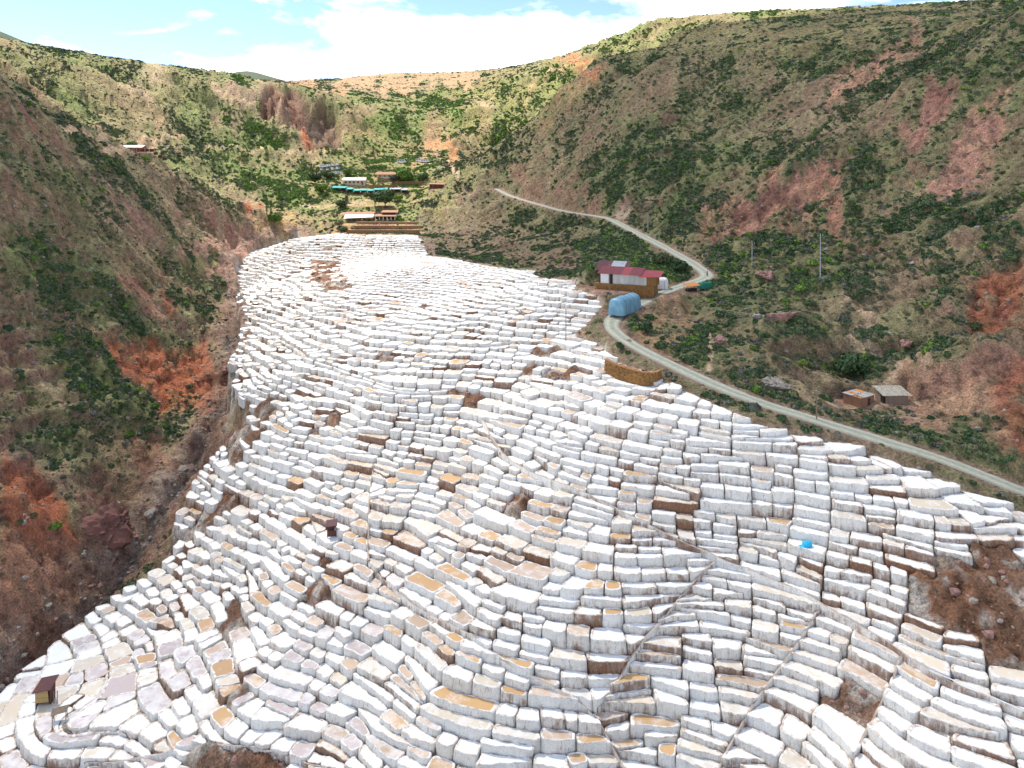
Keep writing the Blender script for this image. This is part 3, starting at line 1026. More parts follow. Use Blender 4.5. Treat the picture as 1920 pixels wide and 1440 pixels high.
def simple_mat(name, col, col2=None, scale=3.0, rough=0.85, stretch=None, bmp=0.0, metal=0.0, spec=0.3, coords='Object'):
    m, nt, b, L = new_mat(name)
    tc = N(nt, 'ShaderNodeTexCoord')
    f = noise_on(nt, tc.outputs[coords], scale, 6.0, 0.6, stretch)
    if col2 is None:
        col2 = tuple(c * 0.72 for c in col)
    r = ramp(nt, [(0.3, col), (0.7, col2)])
    L.new(f, r.inputs[0])
    L.new(r.outputs[0], b.inputs['Base Color'])
    b.inputs['Roughness'].default_value = rough
    b.inputs['Metallic'].default_value = metal
    b.inputs['Specular IOR Level'].default_value = spec
    if bmp:
        bump(nt, b, f, bmp, 0.05)
    return m


def mat_ground():
    m, nt, b, L = new_mat('hill_ground')
    a = attr(nt, 'col')
    g = N(nt, 'ShaderNodeNewGeometry')
    pos = g.outputs['Position']
    n1 = noise_on(nt, pos, 0.55, 8.0, 0.62)
    n2 = noise_on(nt, pos, 2.6, 6.0, 0.65)
    n3 = noise_on(nt, pos, 0.12, 5.0, 0.6)
    v1 = ramp(nt, [(0.34, (0.50, 0.50, 0.48)), (0.47, (0.92, 0.92, 0.92)), (0.56, (1.1, 1.08, 1.05)), (0.68, (1.5, 1.44, 1.34))])
    L.new(n1, v1.inputs[0])
    v2 = ramp(nt, [(0.36, (0.60, 0.60, 0.58)), (0.52, (1, 1, 1)), (0.68, (1.35, 1.32, 1.28))])
    L.new(n2, v2.inputs[0])
    v3 = ramp(nt, [(0.3, (0.85, 0.82, 0.8)), (0.7, (1.12, 1.1, 1.05))])
    L.new(n3, v3.inputs[0])
    c = mixc(nt, 1.0, a.outputs['Color'], v1.outputs[0], 'MULTIPLY')
    c = mixc(nt, 1.0, c, v2.outputs[0], 'MULTIPLY')
    c = mixc(nt, 1.0, c, v3.outputs[0], 'MULTIPLY')
    L.new(c, b.inputs['Base Color'])
    b.inputs['Roughness'].default_value = 0.95
    b.inputs['Specular IOR Level'].default_value = 0.1
    h = mth(nt, 'ADD', mth(nt, 'MULTIPLY', n1, 1.0), mth(nt, 'MULTIPLY', n2, 0.45))
    bump(nt, b, h, 1.0, 1.4)
    return m


def mat_wall():
    """salt-crusted retaining wall: white crust, brown earth showing through in runs and towards the foot"""
    m, nt, b, L = new_mat('salt_wall')
    g = N(nt, 'ShaderNodeNewGeometry')
    pos = g.outputs['Position']
    runs = noise_on(nt, pos, 1.0, 5.0, 0.66, (2.3, 2.3, 0.34))
    clus = noise_on(nt, pos, 0.065, 3.0, 0.5)
    blot = noise_on(nt, pos, 0.30, 4.0, 0.6)
    fine = noise_on(nt, pos, 6.0, 4.0, 0.6, (1.6, 1.6, 0.6))
    hb = attr(nt, 'below').outputs['Fac']
    dirt = attr(nt, 'dirt').outputs['Fac']
    blot2 = noise_on(nt, pos, 0.95, 5.0, 0.6)
    s = mth(nt, 'ADD', mth(nt, 'MULTIPLY', runs, 0.85), mth(nt, 'MULTIPLY', blot, 0.45))
    s = mth(nt, 'ADD', s, mth(nt, 'MULTIPLY', blot2, 0.65))
    s = mth(nt, 'ADD', s, mth(nt, 'MULTIPLY', hb, 0.13))
    s = mth(nt, 'ADD', s, mth(nt, 'MULTIPLY', fine, 0.25))
    s = mth(nt, 'ADD', s, mth(nt, 'MULTIPLY', mth(nt, 'SUBTRACT', clus, 0.5), 0.9))
    s = mth(nt, 'ADD', s, dirt)
    k = ramp(nt, [(0.50, 0.0), (0.58, 0.75), (0.68, 1.0)])
    L.new(mth(nt, 'MULTIPLY', s, 0.40), k.inputs[0])
    white = ramp(nt, [(0.3, (0.68, 0.665, 0.62)), (0.5, (0.80, 0.785, 0.745)), (0.7, (0.82, 0.79, 0.72))])
    L.new(blot, white.inputs[0])
    brown = ramp(nt, [(0.3, (0.13, 0.07, 0.045)), (0.55, (0.25, 0.125, 0.07)), (0.75, (0.40, 0.25, 0.15))])
    L.new(fine, brown.inputs[0])
    grey = ramp(nt, [(0.38, 0.0), (0.47, 0.28), (0.50, 0.5)])
    L.new(mth(nt, 'MULTIPLY', s, 0.40), grey.inputs[0])
    c = mixc(nt, grey.outputs[0], white.outputs[0], (0.56, 0.51, 0.45))
    c = mixc(nt, k.outputs[0], c, brown.outputs[0])
    dn = noise_on(nt, pos, 1.0, 4.0, 0.7, (4.2, 4.2, 0.55))
    dr = ramp(nt, [(0.56, 0.0), (0.65, 0.35), (0.74, 0.8)])
    L.new(mth(nt, 'ADD', dn, mth(nt, 'MULTIPLY', mth(nt, 'SUBTRACT', blot2, 0.5), 0.35)), dr.inputs[0])
    c = mixc(nt, dr.outputs[0], c, (0.24, 0.165, 0.125))
    speck = noise_on(nt, pos, 9.0, 3.0, 0.7)
    sp = ramp(nt, [(0.32, (0.62, 0.60, 0.58)), (0.46, (0.95, 0.95, 0.95)), (0.6, (1.0, 1.0, 1.0))])
    L.new(speck, sp.inputs[0])
    c = mixc(nt, 1.0, c, sp.outputs[0], 'MULTIPLY')
    L.new(c, b.inputs['Base Color'])
    b.inputs['Roughness'].default_value = 0.8
    b.inputs['Specular IOR Level'].default_value = 0.25
    bump(nt, b, mth(nt, 'ADD', mth(nt, 'ADD', runs, blot2), mth(nt, 'MULTIPLY', fine, 0.5)), 0.9, 0.3)
    return m


def mat_rim():
    m, nt, b, L = new_mat('salt_rim')
    g = N(nt, 'ShaderNodeNewGeometry')
    f = noise_on(nt, g.outputs['Position'], 1.6, 5.0, 0.65)
    d = attr(nt, 'dirt').outputs['Fac']
    r = ramp(nt, [(0.42, (0.80, 0.79, 0.77)), (0.55, (0.64, 0.54, 0.44)), (0.70, (0.34, 0.22, 0.15))])
    L.new(mth(nt, 'ADD', f, mth(nt, 'MULTIPLY', d, 0.22)), r.inputs[0])
    L.new(r.outputs[0], b.inputs['Base Color'])
    b.inputs['Roughness'].default_value = 0.8
    bump(nt, b, f, 0.5, 0.1)
    return m


def mat_bed():
    """salt bed: crust over brine; the tint is the brine's own colour"""
    m, nt, b, L = new_mat('salt_bed')
    g = N(nt, 'ShaderNodeNewGeometry')
    pos = g.outputs['Position']
    f = noise_on(nt, pos, 0.55, 5.0, 0.6)
    f2 = noise_on(nt, pos, 3.0, 4.0, 0.6)
    t = attr(nt, 'tint').outputs['Color']
    crust = attr(nt, 'crust').outputs['Fac']
    k = mth(nt, 'ADD', crust, mth(nt, 'MULTIPLY', mth(nt, 'SUBTRACT', f, 0.5), 1.9), True)
    white = ramp(nt, [(0.35, (0.77, 0.78, 0.79)), (0.65, (0.83, 0.83, 0.82))])
    L.new(f2, white.inputs[0])
    c = mixc(nt, k, t, white.outputs[0])
    L.new(c, b.inputs['Base Color'])
    r = mth(nt, 'ADD', mth(nt, 'MULTIPLY', k, 0.55), 0.14)
    L.new(r, b.inputs['Roughness'])
    b.inputs['Specular IOR Level'].default_value = 0.5
    bump(nt, b, f2, 0.08, 0.03)
    return m


def mat_bank():
    m, nt, b, L = new_mat('bank_earth')
    g = N(nt, 'ShaderNodeNewGeometry')
    f = noise_on(nt, g.outputs['Position'], 0.9, 7.0, 0.65)
    f2 = noise_on(nt, g.outputs['Position'], 4.0, 4.0, 0.65)
    r = ramp(nt, [(0.30, (0.13, 0.07, 0.045)), (0.45, (0.25, 0.125, 0.07)), (0.53, (0.36, 0.22, 0.14)), (0.58, (0.60, 0.54, 0.48)), (0.68, (0.74, 0.72, 0.69))])
    L.new(mth(nt, 'ADD', mth(nt, 'MULTIPLY', f, 0.75), mth(nt, 'MULTIPLY', f2, 0.25)), r.inputs[0])
    L.new(r.outputs[0], b.inputs['Base Color'])
    b.inputs['Roughness'].default_value = 0.95
    bump(nt, b, f, 0.8, 0.5)
    return m


def mat_road():
    m, nt, b, L = new_mat('gravel_road')
    g = N(nt, 'ShaderNodeNewGeometry')
    a = attr(nt, 'across').outputs['Fac']
    f = noise_on(nt, g.outputs['Position'], 1.2, 6.0, 0.65)
    f2 = noise_on(nt, g.outputs['Position'], 0.15, 4.0, 0.6)
    tr = ramp(nt, [(0.0, (0.20, 0.20, 0.15)), (0.16, (0.29, 0.29, 0.23)), (0.30, (0.44, 0.43, 0.35)), (0.42, (0.31, 0.32, 0.25)), (0.52, (0.28, 0.30, 0.22)), (0.66, (0.43, 0.42, 0.34)), (0.84, (0.30, 0.30, 0.23)), (1.0, (0.21, 0.20, 0.15))])
    L.new(mth(nt, 'ADD', a, mth(nt, 'MULTIPLY', mth(nt, 'SUBTRACT', f2, 0.5), 0.25)), tr.inputs[0])
    v = ramp(nt, [(0.3, (0.8, 0.8, 0.8)), (0.7, (1.15, 1.14, 1.1))])
    L.new(f, v.inputs[0])
    L.new(mixc(nt, 1.0, tr.outputs[0], v.outputs[0], 'MULTIPLY'), b.inputs['Base Color'])
    b.inputs['Roughness'].default_value = 0.95
    bump(nt, b, f, 0.4, 0.1)
    return m


def mat_leaf(name, c1, c2, c3):
    m, nt, b, L = new_mat(name)
    oi = N(nt, 'ShaderNodeObjectInfo')
    g = N(nt, 'ShaderNodeNewGeometry')
    f = noise_on(nt, g.outputs['Position'], 0.9, 3.0, 0.6)
    r = ramp(nt, [(0.0, c1), (0.55, c2), (1.0, c3)])
    L.new(mth(nt, 'ADD', mth(nt, 'MULTIPLY', oi.outputs['Random'], 0.65), mth(nt, 'MULTIPLY', f, 0.4)), r.inputs[0])
    L.new(r.outputs[0], b.inputs['Base Color'])
    b.inputs['Roughness'].default_value = 0.75
    b.inputs['Specular IOR Level'].default_value = 0.2
    return m


M_GROUND, M_WALL, M_RIM, M_BED, M_BANK, M_ROAD = mat_ground(), mat_wall(), mat_rim(), mat_bed(), mat_bank(), mat_road()
M_LEAF = {
    'dark': mat_leaf('leaf_dark', (0.03, 0.058, 0.027), (0.06, 0.105, 0.042), (0.11, 0.165, 0.065)),
    'olive': mat_leaf('leaf_olive', (0.07, 0.092, 0.042), (0.13, 0.155, 0.07), (0.22, 0.235, 0.115)),
    'bright': mat_leaf('leaf_bright', (0.06, 0.12, 0.02), (0.12, 0.21, 0.035), (0.22, 0.31, 0.06)),
    'straw': mat_leaf('leaf_straw', (0.17, 0.13, 0.07), (0.28, 0.22, 0.12), (0.40, 0.33, 0.19)),
    'grey': mat_leaf('leaf_grey', (0.08, 0.088, 0.068), (0.14, 0.148, 0.115), (0.23, 0.235, 0.185)),
}

# ------------------------------------------------------------------ salt pans
EARTH_PX = [
    ([(285, 1045), (330, 1000), (400, 950), (480, 890), (500, 885), (470, 920), (380, 985), (300, 1050)], 1),
    ([(425, 780), (490, 735), (520, 745), (500, 800), (455, 850), (430, 850)], 0.75),
    ([(560, 800), (600, 770), (640, 770), (600, 810)], 0.3),
    ([(560, 1100), (600, 1040), (630, 1060), (600, 1120), (570, 1125)], 0.7),
    ([(700, 815), (750, 805), (755, 850), (705, 860)], 0.3),
    ([(1690, 1110), (1760, 1050), (1840, 1030), (1960, 1040), (1960, 1290), (1870, 1250), (1800, 1180)], 1.0),
    ([(1300, 1160), (1400, 1150), (1400, 1215), (1310, 1225)], 0.3),
    ([(580, 485), (640, 490), (655, 540), (610, 545), (580, 520)], 0.8),
    ([(250, 1405), (480, 1395), (640, 1440), (400, 1440)], 0.9),
    ([(430, 1120), (448, 1120), (450, 1235), (435, 1230)], 1),
    ([(420, 560), (460, 560), (470, 640), (425, 650)], 0.8),
    ([(950, 905), (985, 905), (985, 950), (950, 955)], 0.8),
    ([(1580, 1265), (1640, 1265), (1640, 1320), (1580, 1330)], 0.7),
    ([(980, 600), (1050, 585), (1060, 600), (990, 612)], 0.3),
    ([(690, 670), (760, 655), (770, 680), (700, 700)], 0.3),
    ([(840, 720), (920, 715), (925, 745), (850, 760)], 0.3),
    ([(985, 655), (1060, 640), (1080, 700), (980, 710)], 0.45),
]
_rs = random.Random(23)
_nr = np.random.default_rng(5)
BED = {'white': ((0.72, 0.73, 0.74), 0.8, 1.2), 'cream': ((0.68, 0.58, 0.44), 0.05, 0.5), 'tan': ((0.56, 0.41, 0.29), -0.1, 0.35), 'orange': ((0.58, 0.36, 0.17), -0.15, 0.4), 'pink': ((0.55, 0.45, 0.41), 0.0, 0.5), 'ochre': ((0.45, 0.33, 0.08), -0.4, 0.1)}


def pan_look(px, py):
    u = _rs.random()
    if px < 700 and py > 1180:
        k = 'white' if u < 0.50 else 'pink' if u < 0.76 else 'cream' if u < 0.90 else 'tan' if u < 0.955 else 'orange'
    elif 540 < px < 1200 and py > 880:
        k = 'white' if u < 0.50 else 'cream' if u < 0.72 else 'tan' if u < 0.86 else 'orange'
    elif px > 1200:
        k = 'white' if u < 0.74 else 'cream' if u < 0.92 else 'tan' if u < 0.975 else 'orange'
    else:
        k = 'white' if u < 0.70 else 'cream' if u < 0.88 else 'tan' if u < 0.96 else 'orange'
    u = _rs.random()
    base = 0.01 if py > 1000 and px > 1150 else -0.08 if px > 700 else -0.07
    dirt = base + _rs.uniform(-0.22, 0.13)
    if u < 0.09:
        dirt = _rs.uniform(0.16, 0.5)
    elif u < 0.30:
        dirt += 0.16
    return k, dirt


def ccw(p):
    x, y = p[:, 0], p[:, 1]
    return p if (np.dot(x, np.roll(y, -1)) - np.dot(y, np.roll(x, -1))) > 0 else p[::-1]


def offset(p, d):
    t = np.roll(p, -1, 0) - np.roll(p, 1, 0)
    l = np.hypot(t[:, 0], t[:, 1])[:, None] + 1e-9
    n = np.stack([t[:, 1], -t[:, 0]], 1) / l          # outward for ccw
    return p + n * (d[:, None] if hasattr(d, '__len__') else d)


PANS = []
for p in CELLS:
    a = area(p)
    if a < 1.8:
        continue
    p = ccw(p)
    c = centroid(p)
    d = math.hypot(*c)
    if not (abs(math.atan2(c[0], c[1])) < math.radians(44)):
        continue
    ds = 0.5 if d < 125 else 0.62 if d < 170 else 0.85 if d < 240 else 1.1
    q = resample(np.concatenate([p, p[:1]]), ds)[:-1]
    if len(q) < 6:
        continue
    for _ in range(1):
        q = q * 0.5 + (np.roll(q, 1, 0) + np.roll(q, -1, 0)) * 0.25
    hz = s_sample_np(HS, q[:, 0], q[:, 1])
    z = float(hz.mean()) + _rs.uniform(-0.2, 0.2) * (0.35 if float(np.ptp(hz)) < 0.7 else 1.0)
    px, py = project(c[0], c[1], z)
    earth = False
    for poly, pr in EARTH_PX:
        if inside(poly, np.array([px]), np.array([py]))[0] and _rs.random() < pr:
            earth = True
    if not earth and _rs.random() < 0.004:
        earth = True
    k, dirt = pan_look(px, py)
    PANS.append(dict(q=q, c=c, z=z, hz=hz, px=px, py=py, d=d, a=a, earth=earth, k=k, dirt=dirt))


def pan_geometry(P):
    """returns parts: wall (V,F,below,dirt), rim, bed"""
    q, z, hz, d = P['q'], P['z'], P['hz'], P['d']
    n = len(q)
    s = math.sqrt(P['a'])
    inset = min(0.05, 0.02 * s)
    j = _nr.normal(0, 1, (4, n))
    j = (j + np.roll(j, 1, 1)) * 0.7
    top = offset(q, -inset + 0.065 * j[0])
    zb = np.minimum(hz - 2.0, z - 1.2)
    hgt = z - zb
    bot = offset(q, 0.035 * hgt + 0.10 * j[1])
    mid = offset(q, -inset + 0.02 * hgt + 0.06 * j[2])
    zt = z + 0.05 * j[3]
    rw = min(0.30, 0.075 * s)
    cc = P['c']
    i1 = cc + (top - cc) * (1 - 1.5 * rw / s)
    i2 = cc + (top - cc) * (1 - 1.5 * (rw + 0.12) / s)
    i = np.arange(n); i2_ = (i + 1) % n

    def quads(a, b):
        return np.stack([a + i, a + i2_, b + i2_, b + i], 1)
    wall_V = np.concatenate([np.c_[bot, zb], np.c_[mid, (zb * 0.55 + z * 0.45)], np.c_[top, zt - 0.11]])
    below = np.concatenate([hgt, hgt * 0.55, np.zeros(n)])
    wall = (wall_V, np.concatenate([quads(0, n), quads(n, 2 * n)]), below)
    i0 = cc + (top - cc) * (1 - 0.35 * rw / s)
    rim = (np.concatenate([np.c_[top, zt - 0.11], np.c_[i0, zt], np.c_[i1, zt - 0.02], np.c_[i2, np.full(n, z - 0.07)]]), np.concatenate([quads(0, n), quads(n, 2 * n), quads(2 * n, 3 * n)]))
    cc = P['c']
    bed = (np.c_[i2, np.full(n, z - 0.07)], [i])
    return wall, rim, bed


def attrs_bed(me, P, n):
    col, c0, c1 = BED[P['k']]
    v = _rs.uniform(0.9, 1.12)
    add_attr(me, 'tint', np.tile(np.array(col) * v, (n, 1)), 'FLOAT_COLOR')
    add_attr(me, 'crust', np.full(n, P['crust']))


for P in PANS:
    P['crust'] = _rs.uniform(*BED[P['k']][1:])
    P['vis'] = -30 < P['px'] < 1950 and P['py'] < 1470
    P['size'] = P['a'] / P['d'] ** 2 if P['vis'] and not P['earth'] else 0.0
order = sorted([P for P in PANS if P['size'] > 0], key=lambda P: -P['size'])
SINGLE = order[:300]
for P in SINGLE:
    P['single'] = True


def pan_label(P):
    size = 'small' if P['a'] < 10 else 'long' if P['a'] > 21 else ''
    bed = {'white': 'white crusted', 'cream': 'cream', 'tan': 'tan brine', 'orange': 'orange brine', 'pink': 'pinkish', 'ochre': 'ochre'}[P['k']]
    wall = 'bare brown wall' if P['dirt'] > 0.18 else 'brown streaked wall' if P['dirt'] > -0.08 else 'clean white wall'
    px, py = P['px'], P['py']
    if px > 1150 and py < 960:
        where = 'under the gravel road'
    elif px > 1560:
        where = 'beside the broken earth slope'
    elif px > 1180:
        where = 'below the long channel'
    elif px > 680:
        where = 'between the channels'
    elif py > 1180:
        where = 'on the flat floor beside the gully'
    else:
        where = 'on the lower steps'
    return ' '.join(w for w in (size, bed, 'salt pan with', wall, where) if w)


big = dict(V=[], Q=[], T=[], mq=[], mt=[], below=[], dirt=[], tint=[], crust=[])
nb = [0, 0]
for P in PANS:
    if P['earth']:
        continue
    wall, rim, bed = pan_geometry(P)
    if P.get('single'):
        base = Vector((P['c'][0], P['c'][1], float(wall[0][:, 2].min())))
        root = link('salt_pan', None)
        root.location = base
        root.empty_display_size = 0.5
        tag(root, pan_label(P), 'salt pan', 'terraced salt pans')
        b = np.array(base)
        me = mesh_np('retaining_wall', wall[0] - b, wall[1], [M_WALL], smooth=True)
        add_attr(me, 'below', wall[2]); add_attr(me, 'dirt', np.full(len(wall[0]), P['dirt']))
        link('retaining_wall', me, root)
        me = mesh_np('rim', rim[0] - b, rim[1], [M_RIM], smooth=True)
        add_attr(me, 'dirt', np.full(len(rim[0]), P['dirt']))
        link('rim', me, root)
        me = mesh_np('salt_bed', bed[0] - b, [], [M_BED], ngons=bed[1])
        attrs_bed(me, P, len(bed[0]))
        link('salt_bed', me, root)
        continue
    o = nb[0]
    lw, lr, lb = len(wall[0]), len(rim[0]), len(bed[0])
    big['V'] += [wall[0], rim[0], bed[0]]
    big['Q'] += [wall[1] + o, rim[1] + o + lw]
    big['T'].append(bed[1][0] + o + lw + lr)
    big['mq'] += [0] * len(wall[1]) + [1] * len(rim[1]); big['mt'] += [2] * len(bed[1])
    big['below'] += [wall[2], np.zeros(lr + lb)]
    big['dirt'].append(np.full(lw + lr + lb, P['dirt']))
    big['tint'].append(np.tile(np.array(BED[P['k']][0]) * _rs.uniform(0.9, 1.12), (lw + lr + lb, 1)))
    big['crust'].append(np.full(lw + lr + lb, P['crust']))
    nb[0] += lw + lr + lb
me = mesh_np('salt_pans', np.concatenate(big['V']), np.concatenate(big['Q']), [M_WALL, M_RIM, M_BED], big['mq'] + big['mt'], smooth=True, ngons=big['T'])
for k in ('below', 'dirt', 'crust'):
    add_attr(me, k, np.concatenate(big[k]))
add_attr(me, 'tint', np.concatenate(big['tint']), 'FLOAT_COLOR')
tag(link('salt_pans', me), 'mass of small white salt pans stepping up the valley to the village', 'salt pans', kind='stuff')
print('pans', len(PANS), 'verts', nb)

# ground under the terraces lies below the pans
sl_g = s_sample_np(_gl, GX, GY)
under = s_sample_np(HS, GX, GY) - 0.42 - 1.3 * np.clip(sl_g, 0, 1.1)
core = sstep(0.25, 0.75, box_blur(in_salt.astype(float), 1, 1))
earth_m = np.zeros(GX.shape)
for P in PANS:
    if P['earth']:
        lo, hi = P['q'].min(0) - 0.4, P['q'].max(0) + 0.4
        rs_ = np.hypot(P['q'][:, 0], P['q'][:, 1]); as_ = np.arctan2(P['q'][:, 0], P['q'][:, 1])
        r0, r1 = np.searchsorted(RR, rs_.min()) - 1, np.searchsorted(RR, rs_.max()) + 2
        c0, c1 = int((as_.min() - AZ[0]) / (AZ[1] - AZ[0])), int((as_.max() - AZ[0]) / (AZ[1] - AZ[0])) + 2
        sub = (slice(max(r0, 0), r1), slice(max(c0, 0), c1))
        earth_m[sub] = np.maximum(earth_m[sub], inside(P['q'], GX[sub], GY[sub]))
earth_s = sstep(0.15, 0.75, box_blur(earth_m, 1, 1))
under = under * (1 - earth_s) + (s_sample_np(HS, GX, GY) - 0.25 + 1.0 * fbm(GX / 2.2, GY / 2.2, 181, 3) + 0.8 * ridged(GX / 4, GY / 4, 187, 3)) * earth_s
H = H1 * (1 - core) + under * core
# at the rim of the salt the bank stands just under the outer walls
SOIL = blend(SOIL, core * 0.9, (0.44, 0.35, 0.28))
SOIL = blend(SOIL, core * sstep(-0.1, 0.35, nB) * 0.85 * (1 - earth_s), (0.62, 0.60, 0.57))
SOIL = blend(SOIL, core * earth_s, (0.225, 0.115, 0.075))
SOIL = blend(SOIL, core * earth_s * sstep(0.0, 0.5, nA) * 0.7, (0.30, 0.19, 0.15))
SOIL = blend(SOIL, core * earth_s * sstep(-0.02, 0.3, nE) * 0.8, (0.60, 0.56, 0.52))
SOIL = blend(SOIL, core * earth_s * sstep(0.1, 0.4, nB) * 0.6, (0.16, 0.085, 0.06))
salt_dust = np.clip(near_salt - core, 0, 1) * sstep(0.1, 0.5, nB)
SOIL = blend(SOIL, salt_dust * 0.35, (0.55, 0.50, 0.46))

veg_c = np.clip(VEG, 0, 1)
GREEN = np.zeros(GX.shape + (3,)) + np.array([0.105, 0.155, 0.055])
GREEN = blend(GREEN, sstep(0.0, 0.5, nB), (0.22, 0.25, 0.095))
GREEN = blend(GREEN, sstep(0.0, 0.6, nC) * 0.5, (0.06, 0.12, 0.045))
GREEN = blend(GREEN, back * 0.75, (0.16, 0.26, 0.07))
GREEN = blend(GREEN, right_hill * 0.5, (0.10, 0.135, 0.065))
GCOL = blend(SOIL, veg_c * 0.78, (0, 0, 0)) + GREEN * (veg_c * 0.78)[..., None]
GCOL = np.clip(GCOL * (1.22 - 0.10 * core[..., None]), 0, 0.8)
_i = np.arange(NR * NC).reshape(NR, NC)
fc = np.stack([_i[:-1, :-1], _i[:-1, 1:], _i[1:, 1:], _i[1:, :-1]], -1).reshape(-1, 4)
me = mesh_np('ground', np.stack([GX, GY, H], -1).reshape(-1, 3), fc, [M_GROUND], smooth=True)
add_attr(me, 'col', GCOL.reshape(-1, 3), 'FLOAT_COLOR')
tag(link('ground', me), kind='structure')

# ------------------------------------------------------------------ road, channels
def strip(P, offs, zoff, mat, name, across=True):
    """ribbon along P (n,3): offs = list of (lateral, dz)"""
    t = np.gradient(P[:, :2], axis=0)
    t /= np.hypot(t[:, 0], t[:, 1])[:, None] + 1e-9
    nrm = np.stack([-t[:, 1], t[:, 0]], 1)
    V = []
    for o, dz in offs:
        o_ = o if hasattr(o, '__len__') else np.full(len(P), o)
        V.append(np.c_[P[:, :2] + nrm * o_[:, None], P[:, 2] + dz + zoff])
    V = np.stack(V, 1)
    n, k = V.shape[:2]
    i = np.arange(n * k).reshape(n, k)
    f = np.stack([i[:-1, :-1], i[1:, :-1], i[1:, 1:], i[:-1, 1:]], -1).reshape(-1, 4)
    me = mesh_np(name, V.reshape(-1, 3), f[:, ::-1], [mat], smooth=True)
    if across:
        add_attr(me, 'across', np.tile(np.linspace(0, 1, k), n))
    return me


_ww = ROAD_W / 2 + 0.5 * fbm(np.arange(len(ROAD)) / 9.0, np.zeros(len(ROAD)), 301, 3)
_ww = _ww * np.interp(np.arange(len(ROAD)), [0, len(ROAD) * 0.55, len(ROAD)], [1.0, 0.95, 0.8])
offs = [(-_ww, -0.18), (-_ww * 0.8, 0.0), (-_ww * 0.45, -0.02), (0 * _ww, 0.06), (_ww * 0.45, -0.02), (_ww * 0.8, 0.0), (_ww, -0.18)]
tag(link('road', strip(ROAD, offs, 0.02, M_ROAD, 'road')), kind='structure')

M_CHAN = simple_mat('channel_crust', (0.64, 0.56, 0.48), (0.40, 0.29, 0.21), 1.3, 0.9, None, 0.5)
CH_LABEL = ['long tan earth channel running down the whole slope under the road', 'short tan channel descending from the long channel between white pans', 'tan channel ridge winding down the middle of the salt slope',
            'narrow channel ridge linking the long channel to the middle one', 'curved channel ridge above the brown bank on the flat floor', 'short channel ridge beside the brown block of earth', 'pale channel ridge below the blue covered heap', 'narrow channel ridge dropping beside the small brown shelter']
for ci_, (c, lab) in enumerate(zip(CHANNELS, CH_LABEL)):
    z = s_sample_np(HS, c[:, 0], c[:, 1])
    z = np.convolve(np.pad(z, 2, mode='edge'), np.ones(5) / 5, 'valid') + (0.35 if ci_ == 0 else 0.15)
    P = np.c_[c[:, 0], c[:, 1], z]
    P[:, :2] += np.c_[fbm(c[:, 0] / 3, c[:, 1] / 3, 5, 2), fbm(c[:, 0] / 3 + 9, c[:, 1] / 3, 5, 2)] * 0.3
    w = (0.15 if ci_ == 0 else 0.11) + 0.06 * fbm(np.arange(len(P)) / 4.0, np.zeros(len(P)), 8, 2)
    o = link('water_channel', strip(P, [(-w * 1.3, -1.8), (-w, 0.0), (-w * 0.45, 0.04), (0 * w, -0.14), (w * 0.45, 0.04), (w, 0.0), (w * 1.3, -1.8)], 0, M_CHAN, 'water_channel', False))
    cm = o.data
    cm.materials.append(M_WALL)
    nq = len(P) - 1
    mi = np.zeros((nq, 6), dtype=np.int32); mi[:, 0] = 1; mi[:, 5] = 1
    cm.polygons.foreach_set('material_index', mi.ravel())
    bl = np.zeros((len(P), 7)); bl[:, 0] = 1.8; bl[:, 6] = 1.8
    add_attr(cm, 'below', bl.ravel()); add_attr(cm, 'dirt', np.repeat(0.08 + 0.3 * fbm(np.arange(len(P)) / 6.0, np.zeros(len(P)), 12 + ci_, 2), 7))
    tag(o, lab, 'channel', 'earth channels between the salt pans')


